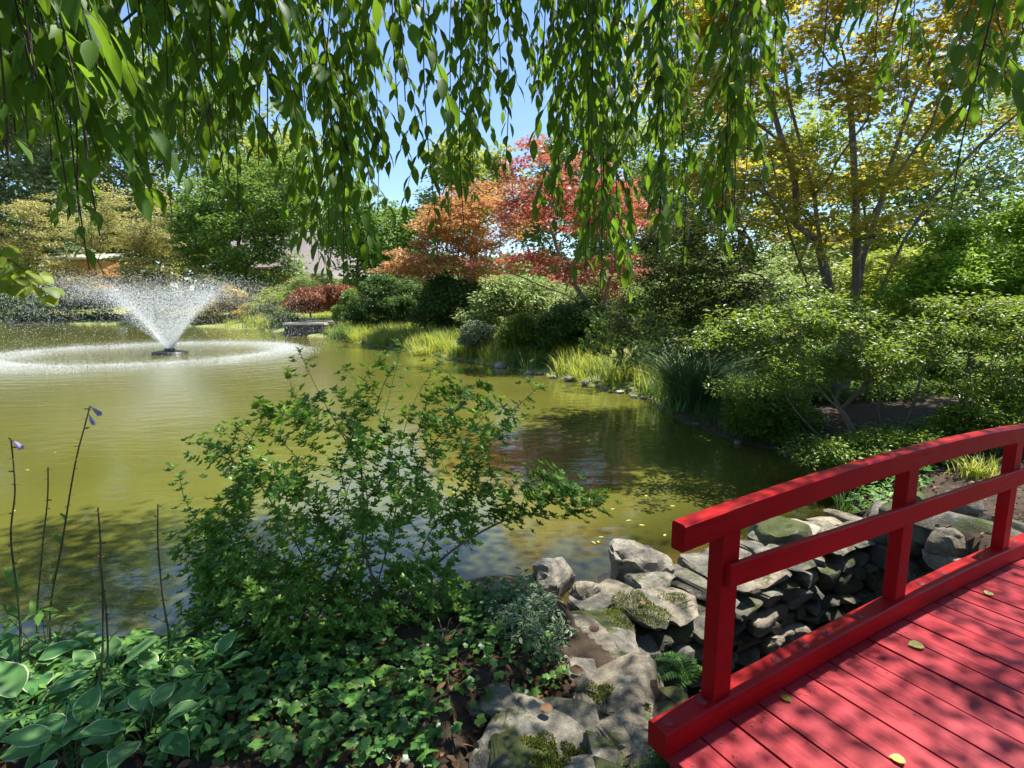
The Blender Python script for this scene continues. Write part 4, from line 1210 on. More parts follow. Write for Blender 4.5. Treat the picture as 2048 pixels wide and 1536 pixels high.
aseeds = [[atY(1745, 925, Ya), atY(1700, 895, Ya), atY(1640, 870, Ya), atY(1590, 820, Ya), atY(1560, 770, Ya)],
          [atY(1752, 920, Ya), atY(1715, 880, Ya - .1), atY(1690, 830, Ya - .2), atY(1640, 780, Ya - .2), atY(1600, 700, Ya - .2)],
          [atY(1760, 915, Ya), atY(1770, 870, Ya + .1), atY(1755, 820, Ya + .1), atY(1770, 740, Ya + .1), atY(1740, 660, Ya)],
          [atY(1770, 920, Ya), atY(1800, 870, Ya), atY(1830, 800, Ya - .1), atY(1850, 720, Ya), atY(1880, 660, Ya)],
          [atY(1800, 925, Ya), atY(1860, 870, Ya - .1), atY(1930, 830, Ya - .2), atY(2000, 760, Ya - .2)],
          [atY(1740, 930, Ya - .1), atY(1690, 915, Ya - .2), atY(1650, 905, Ya - .3), atY(1600, 850, Ya - .3)]]
plant('old_azalea', 'big spreading old azalea with twisted bare lower stems beyond the red railing', SHRUB,
      [[(1440, 700), (1480, 640), (1560, 610), (1650, 570), (1720, 600), (1790, 620), (1760, 690), (1640, 680), (1540, 700)],
       [(1450, 760), (1520, 720), (1640, 700), (1700, 730), (1640, 790), (1540, 800)],
       [(1690, 700), (1800, 650), (1900, 660), (1880, 730), (1780, 780), (1690, 770)],
       [(1800, 630), (1900, 600), (2050, 590), (2200, 580), (2200, 700), (2000, 720), (1880, 680)],
       [(1850, 770), (1950, 730), (2200, 720), (2200, 830), (2050, 830), (1930, 800)]],
      Ya, 1.0, 1752, M['azalea_dark'], T_DIAMOND, 760, 27, .15, .046, M['bark_azalea'], .062, flat=.45, upl=.7, seeds=aseeds, thr=.14, r_tip=.003, bow=.05, base_z=.30)
plant('low_azalea', 'low dark azalea overhanging the water left of the twisted stems', SHRUB, [(1440, 850), (1450, 800), (1500, 775), (1570, 780), (1630, 820), (1640, 870), (1590, 905), (1500, 895)], 7.7, .7, 1570, M['azalea_dark'], T_DIAMOND, 300, 60, .14, .046, M['bark_azalea'], .025, flat=.5)
plant('low_azalea', 'shaded azalea at the right edge between the railing and the old azalea', SHRUB, [(1880, 860), (1900, 820), (1990, 800), (2200, 780), (2200, 880), (2050, 885)], 5.9, .6, 2000, M['azalea_dark'], T_DIAMOND, 260, 60, .14, .046, M['bark_azalea'], .02, flat=.5)

# undergrowth that closes the view between the trunks
UG = 'understory shrubs between the trunks'
plant('understory_shrub', 'sunlit undergrowth shrub behind the mountain pine and dark maple', SHRUB, [(1280, 700), (1290, 600), (1350, 560), (1440, 560), (1480, 620), (1470, 740), (1380, 745)], 15, 1.6, 1380, M['mid_green'], T_DIAMOND, 320, 40, .34, .10, M['bark_dark'], .05, group=UG)
plant('understory_shrub', 'pale leafy shrub seen between the left trunks of the amber maple', SHRUB, [(1440, 735), (1460, 560), (1540, 520), (1640, 540), (1680, 620), (1660, 745)], 13.5, 1.6, 1560, M['pale_green'], T_DIAMOND, 360, 40, .32, .10, M['bark_dark'], .05, group=UG)
plant('understory_shrub', 'lime green shrub between the right trunks of the amber maple', SHRUB, [(1640, 740), (1660, 560), (1740, 500), (1830, 500), (1880, 580), (1870, 745)], 13, 1.6, 1760, M['lime'], T_DIAMOND, 360, 40, .32, .10, M['bark_dark'], .05, group=UG)
plant('understory_shrub', 'mid green shrub behind the bright shrub at the right edge', SHRUB, [(1840, 700), (1860, 520), (1960, 440), (2100, 420), (2300, 440), (2300, 700)], 12, 1.6, 2000, M['mid_green'], T_DIAMOND, 420, 40, .32, .10, M['bark_dark'], .05, group=UG)
plant('understory_shrub', 'low sunlit undergrowth behind the old azalea stems', SHRUB, [(1480, 900), (1500, 740), (1640, 700), (1850, 700), (2250, 700), (2250, 890), (1900, 880), (1700, 890)], 9.4, .7, 1800, M['mid_green'], T_DIAMOND, 460, 26, .2, .06, M['bark_azalea'], .03, group=UG)
plant('understory_shrub', 'shaded green shrub closing the gap under the bright shrub at the right', SHRUB, [(1640, 780), (1660, 690), (1830, 670), (1960, 650), (2250, 650), (2250, 790), (1900, 790)], 10.8, .9, 1950, M['mid_green'], T_DIAMOND, 420, 34, .28, .085, M['bark_dark'], .04, group=UG)
plant('understory_shrub', 'light shrub between the red maple trunks and the broad leaved shrub', SHRUB, [(1130, 660), (1150, 580), (1220, 550), (1300, 560), (1320, 640), (1260, 690)], 20, 1.4, 1230, M['pale_green'], T_DIAMOND, 280, 40, .36, .12, M['bark_dark'], .05, group=UG)

plant('shade_shrub', 'small loose green shrub at the foot of the twisted stems above the railing', SHRUB, [(1610, 905), (1660, 880), (1740, 872), (1850, 870), (1960, 880), (1940, 930), (1860, 950), (1760, 965), (1660, 945)], 5.7, .5, 1760, M['azalea_dark'], T_DIAMOND, 300, 26, .12, .045, M['bark_azalea'], .012, flat=.5)

# ---------------------------------------------------------------- grasses
def blades(name, parent, mat, pos, L, w, lean, droop, segs=3, kind='stuff'):
    """each blade a bent tapering strip"""
    n = len(pos)
    az = RNG.uniform(0, 2 * math.pi, n)
    d = np.stack([np.cos(az), np.sin(az), np.zeros(n)], -1)
    q = np.stack([-np.sin(az), np.cos(az), np.zeros(n)], -1)
    ln = lean * RNG.uniform(.2, 1.2, n); dr = droop * RNG.uniform(.3, 1.3, n)
    V = []
    for i in range(segs + 1):
        f = i / segs
        c = pos + d * (L * (ln * f + dr * f * f))[:, None]
        c[:, 2] += L * (f - .55 * dr * f * f)
        ww = w * (1 - f * f * .98) * .5
        V += [c - q * ww[:, None], c + q * ww[:, None]]
    V = np.stack(V, 1)
    f0 = np.array([(2 * i, 2 * i + 1, 2 * i + 3, 2 * i + 2) for i in range(segs)])
    F = (f0[None] + (np.arange(n) * (2 * segs + 2))[:, None, None]).reshape(-1, 4)
    o = put(name, mesh_np(name, V.reshape(-1, 3), F, mat, True), parent)
    if kind: o['kind'] = kind
    return o
def scatter_px(poly, n, z=.2):
    poly = np.asarray(poly, float); lo, hi = poly.min(0), poly.max(0)
    W = [at(a, b, z) for a, b in poly]
    wp = np.array([(a.x, a.y) for a in W]); l, h_ = wp.min(0), wp.max(0)
    xs = np.zeros((0, 2))
    while len(xs) < n:
        q = RNG.uniform(l, h_, (n * 4, 2))
        xs = np.concatenate([xs, q[in_poly(q[:, 0], q[:, 1], wp)]])
    xs = xs[:n]
    return np.stack([xs[:, 0], xs[:, 1], height(xs[:, 0], xs[:, 1])], -1)
BANK = [(640, 674), (700, 655), (800, 650), (900, 662), (1000, 685), (1120, 700), (1240, 735), (1340, 745), (1390, 775), (1350, 830), (1292, 793), (1200, 771), (1100, 748), (1000, 731), (900, 713), (830, 703), (740, 688)]
def clumped(P, n, sp):
    c = P[RNG.integers(0, len(P), n)]
    o = c + np.concatenate([RNG.normal(0, sp, (n, 2)), np.zeros((n, 1))], 1)
    o[:, 2] = height(o[:, 0], o[:, 1])
    return o[o[:, 2] > -.06]
P = clumped(scatter_px(BANK, 260), 11000, .2)
o = blades('bank_grass', None, M['dark_grass'], P, RNG.uniform(.25, .7, len(P)), RNG.uniform(.010, .020, len(P)), .35, .5); tag(o, kind='stuff')
P = clumped(scatter_px(BANK, 800), 38000, .12)
o = blades('bank_grass', None, M['grass'], P, RNG.uniform(.3, .85, len(P)), RNG.uniform(.010, .020, len(P)), .35, .5); tag(o, kind='stuff')
P = clumped(scatter_px([(735, 670), (800, 640), (900, 650), (960, 680), (900, 700), (820, 696)], 120), 4200, .2)
o = blades('reed_bed', None, M['dark_grass'], P, RNG.uniform(.5, 1.0, len(P)), RNG.uniform(.014, .026, len(P)), .25, .35); tag(o, kind='stuff')
P = clumped(scatter_px([(1040, 700), (1120, 690), (1160, 715), (1060, 735), (1000, 728)], 60), 2200, .2)
o = blades('reed_bed', None, M['dark_grass'], P, RNG.uniform(.3, .6, len(P)), RNG.uniform(.012, .02, len(P)), .25, .35); tag(o, kind='stuff')
P = clumped(scatter_px([(1380, 770), (1440, 760), (1640, 900), (1560, 900), (1480, 878), (1400, 850)], 130, .1), 5000, .1)
o = blades('bank_grass', None, M['dark_grass'], P, RNG.uniform(.15, .45, len(P)), RNG.uniform(.006, .012, len(P)), .35, .5); tag(o, kind='stuff')
P = clumped(scatter_px([(400, 655), (600, 655), (690, 640), (600, 625), (400, 640)], 160, .3), 5000, .3)
o = blades('bank_grass', None, M['grass'], P, RNG.uniform(.25, .5, len(P)), RNG.uniform(.02, .035, len(P)), .35, .5); tag(o, kind='stuff')
def tuft(name, label, cat, px, py, z, n, L, w, sp, lean, droop, mat, group=None, segs=5):
    p = at(px, py, z); p.z = max(-.05, gz(p))
    t = thing(name, label, cat, tuple(p), group)
    pos = np.array(p) + np.concatenate([RNG.normal(0, sp, (n, 2)), np.zeros((n, 1))], 1)
    blades('leaf_blades', t, mat, pos, L * RNG.uniform(.6, 1.1, n), w * RNG.uniform(.7, 1.2, n), lean, droop, segs)
    return t
tuft('sedge_clump', 'big arching blue green sedge clump at the water edge right of the bank grass', 'ornamental grass', 1378, 818, .1, 820, 1.6, .021, .15, .42, .8, M['sedge'], segs=7)
tuft('iris_clump', 'tall upright iris clump at the far waterline right of the spray', 'iris', 575, 655, .15, 420, 1.25, .035, .55, .2, .35, M['dark_grass'], 'far iris clumps')
tuft('iris_clump', 'wide iris clump left of the pale landing on the far bank', 'iris', 535, 655, .15, 420, 1.2, .035, .9, .2, .35, M['grass'], 'far iris clumps')
tuft('iris_clump', 'iris clump below the brown laceleaf maple trunk', 'iris', 690, 676, .15, 260, .95, .03, .35, .25, .4, M['dark_grass'], 'far iris clumps')
tuft('grass_tuft', 'pale arching grass tuft leaning over the water on the middle bank', 'ornamental grass', 850, 705, .1, 160, .75, .022, .18, .6, .9, M['grass'])
tuft('grass_tuft', 'small bright grass tuft on the mulch behind the far railing post', 'ornamental grass', 1958, 940, .45, 160, .28, .009, .07, .4, .6, M['grass'])
tuft('grass_tuft', 'thin dark grass tuft beside the stream wall under the top rail', 'ornamental grass', 1688, 1020, .1, 40, .35, .007, .03, .25, .4, M['dark_grass'])
# stones along the far right waterline
k = 0
for px, py, w in ((745, 690, 20), (905, 716, 10), (1005, 733, 34), (1022, 726, 26), (990, 731, 18), (1060, 745, 22), (1085, 748, 20), (1110, 754, 20), (1140, 758, 26), (1148, 749, 36), (1172, 766, 22), (1195, 772, 18), (1215, 777, 18), (1240, 784, 24), (1262, 790, 20), (1284, 795, 22), (1293, 732, 44), (1310, 805, 16), (1395, 852, 18), (1470, 880, 22), (1600, 905, 40), (1640, 925, 36)):
    p = at(px, py, .03)
    z = max(.0, gz(p)) if py not in (732, 749) else .18
    kk = p.y / F_PX
    o = rock('rock', None, (0, 0, 0), (w * kk * RNG.uniform(.7, 1.15), w * kk * .7, w * kk * RNG.uniform(.3, .5)), M['stone_pale'] if k % 3 else M['stone'], RNG.uniform(0, 3), 2, .65, 8, .06)
    if py == 732: p = at(px, py, .2); z = .2
    o.location = (p.x + float(RNG.normal(0, .04)), p.y + float(RNG.normal(0, .1)), z + .02)
    tag(o, 'low flat stone in the row edging the grassy bank' if 985 < px < 1320 and py != 732 else ['dark rock alone on the left tip of the grassy bank', 'small stone under the pale arching grass tuft', 'flat pale boulder in the grass left of the sedge clump', 'stone at the water below the sedge clump', 'stone at the water under the low azalea', 'pale stone under the twisted azalea stems', 'grey stone right of the low azalea at the water'][{745: 0, 905: 1, 1293: 2, 1395: 3, 1470: 4, 1600: 5, 1640: 6}[px]], 'rock', 'stones edging the grassy bank' if 985 < px < 1320 and py != 732 else None)
    k += 1

# ---------------------------------------------------------------- far woodland and the house
n = 22000
az = RNG.uniform(-1.15, 1.15, n); rr = RNG.uniform(95, 125, n)
hx = rr * np.sin(az); hy = rr * np.cos(az)
top = 9 + 2.5 * vnoise(hx * .05, hy * .05) + 4 * (hx < -20)
pos = np.stack([hx, hy, RNG.uniform(0, 1, n) ** .8 * top + 1.0], -1)
d = norm(RNG.normal(0, 1, (n, 3)))
o = leaves('woodland', None, M['mid_green'], T_BROAD, pos, d, RNG.normal(0, .5, (n, 3)) + np.array([0, -.3, .7]), RNG.uniform(.9, 2.0, n))
tag(o, kind='stuff')

def box_mesh(name, lo, hi, mat, parent):
    x0, y0, z0 = lo; x1, y1, z1 = hi
    V = np.array([(x0, y0, z0), (x1, y0, z0), (x1, y1, z0), (x0, y1, z0), (x0, y0, z1), (x1, y0, z1), (x1, y1, z1), (x0, y1, z1)])
    F = np.array([(0, 1, 5, 4), (1, 2, 6, 5), (2, 3, 7, 6), (3, 0, 4, 7), (4, 5, 6, 7), (3, 2, 1, 0)])
    return put(name, mesh_np(name, V, F, mat), parent)
YH = 62.0
def hp(px, py, Y=YH): return atY(px, py, Y)
house = thing('lakeside_house', 'tan house with mauve shingle roofs half hidden by trees across the pond', 'house', tuple(hp(640, 600)))
a, b = hp(430, 535), hp(640, 535)
zf = hp(600, 605)[2]
box_mesh('wall', (a[0], YH, zf - 1.5), (b[0], YH + 9, a[2] + .1), M['wall'], house)
def roof_slab(name, x0, x1, y0, y1, ze, zr, thick=.25, hip=0.0):
    ym = (y0 + y1) / 2
    V = np.array([(x0 - .6, y0 - .8, ze), (x1 + .6, y0 - .8, ze), (x1 - hip, ym, zr), (x0 + hip, ym, zr), (x0 - .6, y1 + .8, ze), (x1 + .6, y1 + .8, ze),
                  (x0 - .6, y0 - .8, ze - thick), (x1 + .6, y0 - .8, ze - thick), (x1 + .6, y1 + .8, ze - thick), (x0 - .6, y1 + .8, ze - thick)])
    F = [np.array([(0, 1, 2, 3), (5, 4, 3, 2), (0, 6, 7, 1), (4, 5, 8, 9), (1, 7, 8, 5), (0, 4, 9, 6), (6, 9, 8, 7)]), np.array([(1, 5, 2), (0, 3, 4)])]
    return put(name, mesh_np(name, V, F, M['roof']), house)
zr = hp(520, 465, YH + 5)[2]
roof_slab('roof', a[0], b[0], YH, YH + 9, a[2], zr, hip=1.2)
# step in the roof: a lower front wing
a2, b2 = hp(560, 548, YH - 4), hp(690, 548, YH - 4)
box_mesh('wall', (a2[0], YH - 4, zf - 1.5), (b2[0], YH - .02, a2[2]), M['wall'], house)
roof_slab('roof', a2[0], b2[0], YH - 4, YH + 5, a2[2], hp(620, 488, YH)[2], hip=1.4)
# porch wing with its gable, windows and white trim
a3, b3 = hp(655, 560, YH - 6), hp(704, 560, YH - 6)
box_mesh('wall', (a3[0], YH - 6, zf - 1.5), (b3[0], YH - 4.02, a3[2]), M['wall'], house)
roof_slab('roof', a3[0], b3[0] + .8, YH - 6, YH - 2, a3[2] + .1, hp(680, 540, YH - 4)[2], hip=.3)
for px in (672, 682, 694):
    q0, q1 = hp(px - 4, 563, YH - 6), hp(px + 4, 583, YH - 6)
    w = box_mesh('window', (q0[0], YH - 6.06, q1[2]), (q1[0], YH - 5.98, q0[2]), M['white_trim'], house)
    box_mesh('pane', (q0[0] + .08, YH - 6.09, q1[2] + .1), (q1[0] - .08, YH - 6.065, q0[2] - .08), M['window_glass'], w)
q0, q1 = hp(655, 584, YH - 6.2), hp(706, 587, YH - 6.2)
box_mesh('porch_sill', (q0[0], YH - 6.4, q1[2]), (q1[0], YH - 6.1, q0[2]), M['white_trim'], house)
a4, b4 = hp(704, 556, YH - 2), hp(850, 556, YH - 2)
box_mesh('wall', (a4[0] + .02, YH - 2, zf - 1.5), (b4[0], YH + 5, a4[2]), M['wall'], house)
roof_slab('roof', a4[0], b4[0], YH - 2, YH + 5, a4[2], hp(760, 520, YH + 1)[2], hip=1.0)
# deck railing
deck = thing('deck_railing', 'weathered wooden deck railing with upright balusters in front of the house', 'railing', tuple(hp(520, 580, YH - 6)))
l, r_ = hp(486, 564, YH - 6), hp(545, 564, YH - 6); zb_ = hp(500, 582, YH - 6)[2]
box_mesh('handrail', (l[0], YH - 6.08, l[2]), (r_[0], YH - 5.92, l[2] + .1), M['grey_wood'], deck)
box_mesh('floor_beam', (l[0], YH - 6.06, zb_ - .25), (r_[0], YH - 5.0, zb_), M['grey_wood'], deck)
for i, x in enumerate(np.arange(l[0] + .05, r_[0], .22)):
    box_mesh('baluster', (x, YH - 6.05, zb_), (x + .1, YH - 5.97, l[2]), M['grey_wood'], deck)
# a second building glimpsed at the left
hut = thing('pavilion', 'low building with orange brown wall and pale roof glimpsed under the left yellow maple', 'building', tuple(hp(145, 560, 68)))
l, r_ = hp(95, 520, 68), hp(192, 520, 68)
box_mesh('wall', (l[0], 68, hp(100, 560, 68)[2] - 1), (r_[0], 72, l[2]), M['wall_orange'], hut)
V = np.array([(l[0] - .8, 67, l[2]), (r_[0] + .8, 67, l[2]), (r_[0] + .3, 72.5, l[2] + .9), (l[0] - .3, 72.5, l[2] + .9)])
V = np.concatenate([V, V + np.array([0, 0, .25])])
put('roof', mesh_np('roof', V, np.array([(0, 3, 2, 1), (4, 5, 6, 7), (0, 1, 5, 4), (1, 2, 6, 5), (2, 3, 7, 6), (3, 0, 4, 7)]), M['white_trim']), hut)
# landing on the far shore
land = thing('shore_landing', 'pale flat landing faced with dark upright boards on the far waterline', 'landing', tuple(at(615, 668, 0)))
p0, p1 = at(588, 668, 0), at(640, 671, 0)
box_mesh('slab', (p0.x, p1.y - .1, .62), (p1.x + .3, p1.y + 3.5, .74), M['concrete'], land)
box_mesh('base', (p0.x, p1.y + .1, -.4), (p1.x + .2, p1.y + 3.2, .617), M['timber_dark'], land)
for x in np.arange(p0.x + .03, p1.x + .2, .17):
    box_mesh('board', (x, p1.y + .03, -.3), (x + .14, p1.y + .097, .615 - RNG.uniform(0, .05)), M['timber_dark'], land)

# ---------------------------------------------------------------- weeping cherry over the camera
croot = np.array([-1.9, -1.6, gz((-1.9, -1.6)) - .05])
cherry = thing('weeping_cherry', 'weeping cherry tree hanging long leafy green branches across the top of the view', 'tree', tuple(croot))
BOT = np.array([(-150, 330), (0, 330), (60, 300), (100, 330), (135, 440), (165, 470), (195, 545), (220, 480), (260, 430), (300, 400), (330, 445), (380, 400), (430, 380), (480, 435), (530, 410), (575, 440), (610, 500), (640, 570),
                (700, 575), (730, 545), (780, 520), (820, 440), (850, 470), (880, 520), (920, 470), (960, 410), (1000, 350), (1025, 375), (1060, 270), (1090, 440), (1120, 500), (1170, 540), (1205, 595), (1240, 570), (1280, 540),
                (1330, 550), (1380, 560), (1420, 560), (1450, 480), (1490, 400), (1540, 330), (1570, 360), (1620, 230), (1680, 120), (1750, 160), (1800, 250), (1835, 310), (1880, 340), (1905, 425), (1940, 330), (1980, 250), (2050, 200), (2200, 230)], float)
def bottom(px): return np.interp(px, BOT[:, 0], BOT[:, 1])
def canopy_z(y): return CAM_H + 1.55 + .50 * np.maximum(y, 0)
strands = []
def add_strand(px, Y, py_bot):
    b = atY(px, py_bot, Y)
    strands.append((b, canopy_z(Y)))
DEN = (-60, 1.2, 60, 1.2, 130, 1.4, 200, 1.2, 235, .7, 270, 1.1, 330, 1.1, 380, .6, 430, 1.1, 480, 1.1, 520, .8, 570, .4, 610, .9, 690, 1.25, 750, .8, 790, .7, 830, .35, 860, .2, 885, 1.2, 945, 1.2, 975, .8, 1010, .8, 1050, .3, 1085, .5, 1115, .9, 1200, 1.25, 1260, .7, 1285, .4, 1330, .95, 1420, .85, 1480, .6, 1560, .35, 1640, .3, 1700, .2, 1800, .35, 1900, .6, 1960, .3, 2050, .4, 2120, .5)
for px in np.arange(-60, 2120, 15):
    bt = bottom(px)
    dens = np.interp(px, DEN[0::2], DEN[1::2])
    k = RNG.poisson(dens * .98)
    for _ in range(k):
        x = px + RNG.uniform(-9, 9)
        near = x < 640
        if x < 240: Y = RNG.choice([RNG.uniform(.95, 1.25), RNG.uniform(1.3, 2.2), RNG.uniform(1.8, 3)])
        elif x < 600: Y = RNG.uniform(1.25, 3.0)
        elif x < 1060: Y = RNG.uniform(1.9, 3.5)
        elif x < 1460: Y = RNG.uniform(1.8, 3.7)
        else: Y = RNG.uniform(1.5, 3.2)
        up = RNG.choice([RNG.uniform(0, 40), RNG.uniform(0, 190), RNG.uniform(60, 380)], p=[.36, .32, .32])
        py = bottom(x) - up
        if py > -40: add_strand(x, Y, py)
for px, py, Y in ((192, 540, 1.35), (160, 300, 1.05), (120, 430, 1.2), (25, 330, 1.0), (0, 240, .98), (700, 572, 2.3), (650, 560, 2.2), (735, 540, 2.5), (1205, 592, 2.1), (1170, 545, 2.3), (690, 450, 2.0), (335, 435, 1.9), (930, 480, 2.1), (870, 520, 2.2), (1905, 420, 1.7), (490, 435, 1.7), (410, 300, 1.4), (520, 330, 1.5), (560, 210, 1.5), (800, 200, 1.5), (1010, 350, 2.3), (660, 300, 1.9), (300, 330, 1.5)):
    add_strand(px, Y, py)
LP, LD, LN, LS = [], [], [], []
snodes, spar, srad = [], [], []
for b, zt in strands:
    L = zt - b[2]
    k = max(4, int(L / .05))
    sway = RNG.normal(0, .07, 2) * L; ph = RNG.uniform(0, 6)
    idx0 = len(snodes)
    Pn = []
    for i in range(k + 1):
        f = i / k
        p = np.array([b[0] - sway[0] * (1 - f) ** 1.6 + .012 * math.sin(5 * f * L + ph), b[1] - sway[1] * (1 - f) ** 1.6 + .012 * math.cos(4 * f * L + ph), zt - L * f])
        Pn.append(p)
        snodes.append(p); spar.append(-1 if i == 0 else len(snodes) - 2); srad.append(.0042 * (1 - .72 * f) + .0006)
    Pn = np.array(Pn)
    # leaves alternate down the strand; short side shoots carry more
    s_ = RNG.uniform(.02, .1); side = 0
    lam_ = RNG.uniform(.22, .42)
    bare = RNG.uniform(0, .45) * L if RNG.uniform() < .35 else 0
    while s_ < L:
        f = s_ / L
        p = Pn[min(k, int(f * k))]
        if s_ > bare and RNG.uniform() < .22 + .95 * (.5 + .5 * math.sin(6.283 * s_ / lam_ + ph)):
            a = ph + side * 2.5 + RNG.normal(0, .5)
            out = np.array([math.cos(a), math.sin(a), 0])
            d = out * RNG.uniform(.35, .9) + np.array([0, 0, -1.0]) * RNG.uniform(.6, 1.1)
            LP.append(p + out * .008); LD.append(d)
            LN.append(out * .9 + np.array([0, 0, .8]) + RNG.normal(0, .35, 3)); LS.append((RNG.uniform(.048, .09) if RNG.uniform() < .8 else RNG.uniform(.03, .055)) * (.86 if b[1] < 1.4 else 1.0) * (1.0 if f < .93 else .75))
            if RNG.uniform() < .3 and f < .9:
                m = int(RNG.integers(3, 9)); q = p.copy(); dv = norm(out * .8 + np.array([0, 0, -.6]))
                pi = idx0 + min(k, int(f * k))
                for j in range(m):
                    q = q + dv * .04; dv = norm(dv + np.array([0, 0, -.28]))
                    snodes.append(q.copy()); spar.append(pi if j == 0 else len(snodes) - 2); srad.append(.0012)
                    a2 = a + (1 if j % 2 else -1) * RNG.uniform(.5, 1.2)
                    o2 = np.array([math.cos(a2), math.sin(a2), 0])
                    LP.append(q); LD.append(o2 * .6 + np.array([0, 0, -.9])); LN.append(o2 + np.array([0, 0, .8]) + RNG.normal(0, .3, 3)); LS.append(RNG.uniform(.055, .09))
        s_ += RNG.uniform(.014, .032); side += 1
snodes = np.array(snodes); spar = np.array(spar); srad = np.array(srad)
# limbs that carry the strands
tops = np.array([(b[0], b[1], zt) for b, zt in strands])
cseeds = [[croot, (-1.8, -1.5, 1.6), (-1.6, -1.2, 3.0), (-1.3, -.9, 4.2)],
          [(-1.3, -.9, 4.2), (-.9, .2, 4.9), (-.6, 1.4, 5.1), (-.5, 2.6, 5.3), (-.3, 3.6, 5.3)],
          [(-1.3, -.9, 4.2), (.2, -.2, 5.1), (1.5, .9, 5.4), (2.6, 2.0, 5.5), (3.8, 2.9, 5.4)],
          [(-1.3, -.9, 4.2), (-2.0, .3, 4.8), (-2.3, 1.6, 4.9), (-2.2, 2.6, 4.8)],
          [(-1.3, -.9, 4.2), (.6, -1.2, 5.1), (2.6, -.6, 5.5), (4.6, .6, 5.5), (6.0, 1.6, 5.3)],
          [(-.9, .2, 4.9), (-1.0, 1.0, 4.2), tuple(atY(330, -70, 1.9)), tuple(atY(285, 10, 1.9)), tuple(atY(245, 45, 1.9)), tuple(atY(236, 110, 1.9))]]
cn = 1150
over = np.stack([RNG.uniform(-3.6, 7.0, cn), RNG.uniform(-3.0, 6.6, cn), np.zeros(cn)], -1)
over = np.concatenate([over, np.stack([RNG.uniform(-1.1, 3.0, 520), RNG.uniform(4.2, 6.9, 520), np.zeros(520)], -1), np.stack([RNG.uniform(-.6, 2.6, 420), RNG.uniform(4.7, 6.7, 420), np.zeros(420)], -1), np.stack([RNG.uniform(2.2, 6.5, 330), RNG.uniform(.5, 4.8, 330), np.zeros(330)], -1)])  # extra unseen crown clumps added to shade the near water and the deck
over = over[(np.hypot(over[:, 0] - .2, over[:, 1] - 3.2) > .6)]  # gaps cut in the unseen crown to let sun onto bank plants and left branch
over = over[np.hypot(over[:, 0] + .7, over[:, 1] - 2.8) > .95]
over = over[~((over[:, 0] < -1.2) & (over[:, 1] > 4.6))]
over[:, 2] = CAM_H + 1.75 + .52 * np.maximum(over[:, 1], 0) + RNG.uniform(0, 1.5, len(over))
wood_tips = np.concatenate([tops, over[::3]])
nodes, par, ti = grow(croot, wood_tips, .16, cseeds, .06)
r = radii(nodes, par, .005, 2.4, .17)
skeleton(cherry, nodes, par, r, M['bark_dark'], .02, .0, 6, split=False)
me = tube_mesh('hanging_twigs', snodes, spar, srad, spar >= 0, M['bark_dark'], 4)
put('hanging_twigs', me, cherry)['kind'] = 'stuff'
leaves('foliage', cherry, M['cherry'], T_CHERRY, np.array(LP), np.array(LD), np.array(LN), np.array(LS), nparts=300)
pos, d, nr = spray(over, 16, .42, .6, .5, .5)
leaves('crown', cherry, M['cherry_far'], T_DIAMOND, pos, d, nr, RNG.uniform(.065, .1, len(pos)))

# round leaved branch reaching in at the left edge
kroot = np.array([-3.9, 2.15, gz((-3.9, 2.15)) - .05])
kats = thing('round_leaved_tree', 'small tree with round yellow green leaves reaching in at the left edge', 'tree', tuple(kroot))
ks = [[kroot, (-3.7, 2.15, 1.4), (-3.3, 2.1, 2.2), tuple(atY(-160, 530, 2.05)), tuple(atY(-40, 525, 2.0)), tuple(atY(20, 520, 2.0)), tuple(atY(70, 555, 2.0))]]
kt = np.concatenate([crown_points([(-220, 480), (-60, 470), (20, 485), (60, 500), (100, 545), (95, 590), (40, 590), (-20, 570), (-220, 600)], 2.0, .25, 46), crown_points([(-420, 300), (-250, 330), (-200, 560), (-420, 640)], 2.1, .6, 50)])
nodes, par, ti = grow(kroot, kt, .06, ks, .02)
r = radii(nodes, par, .0013, 2.3, .04)
skeleton(kats, nodes, par, r, M['bark_dark'], .008)
P, D, NR, S = [], [], [], []
for t_ in kt:
    for j in range(5):
        a = RNG.uniform(0, 6.28); o_ = np.array([math.cos(a), math.sin(a), 0])
        P.append(t_ + o_ * .02 + RNG.normal(0, .015, 3)); D.append(o_ * .8 + np.array([0, 0, -.7])); NR.append(o_ * .6 + np.array([0, -.3, .8]) + RNG.normal(0, .3, 3)); S.append(RNG.uniform(.04, .06))
leaves('foliage', kats, M['katsura'], T_ROUND, P, D, NR, np.array(S), nparts=150)

# ---------------------------------------------------------------- the azalea at the pond edge
AY = 2.75
abase = at(690, 1330, .3)
abase = np.array([abase.x, abase.y + .1, .28])
azalea = thing('azalea_bush', 'airy green azalea bush growing from the near bank over the water', 'shrub', tuple(abase))
AP = [[(390, 890), (440, 850), (500, 840), (520, 790), (560, 770), (640, 790), (720, 760), (790, 800), (870, 780), (960, 760), (1010, 790), (1040, 830), (1000, 900), (980, 960), (1000, 1020), (960, 1080), (900, 1130), (760, 1180), (560, 1150), (440, 1080), (420, 980)],
      [(350, 1060), (420, 1030), (520, 1100), (700, 1150), (900, 1120), (930, 1180), (900, 1260), (760, 1330), (560, 1370), (420, 1330), (370, 1240), (390, 1140)],
      [(360, 1100), (440, 1060), (600, 1150), (560, 1300), (420, 1330), (370, 1260), (390, 1160)],
      [(960, 980), (1030, 940), (1110, 945), (1200, 980), (1205, 1010), (1120, 1020), (1000, 1030)]]
A_TIPS = np.concatenate([crown_points(AP[0], AY, .55, 310), crown_points(AP[1], AY - .1, .6, 380), crown_points(AP[2], AY - .1, .4, 50), crown_points(AP[3], AY - .05, .18, 42)])
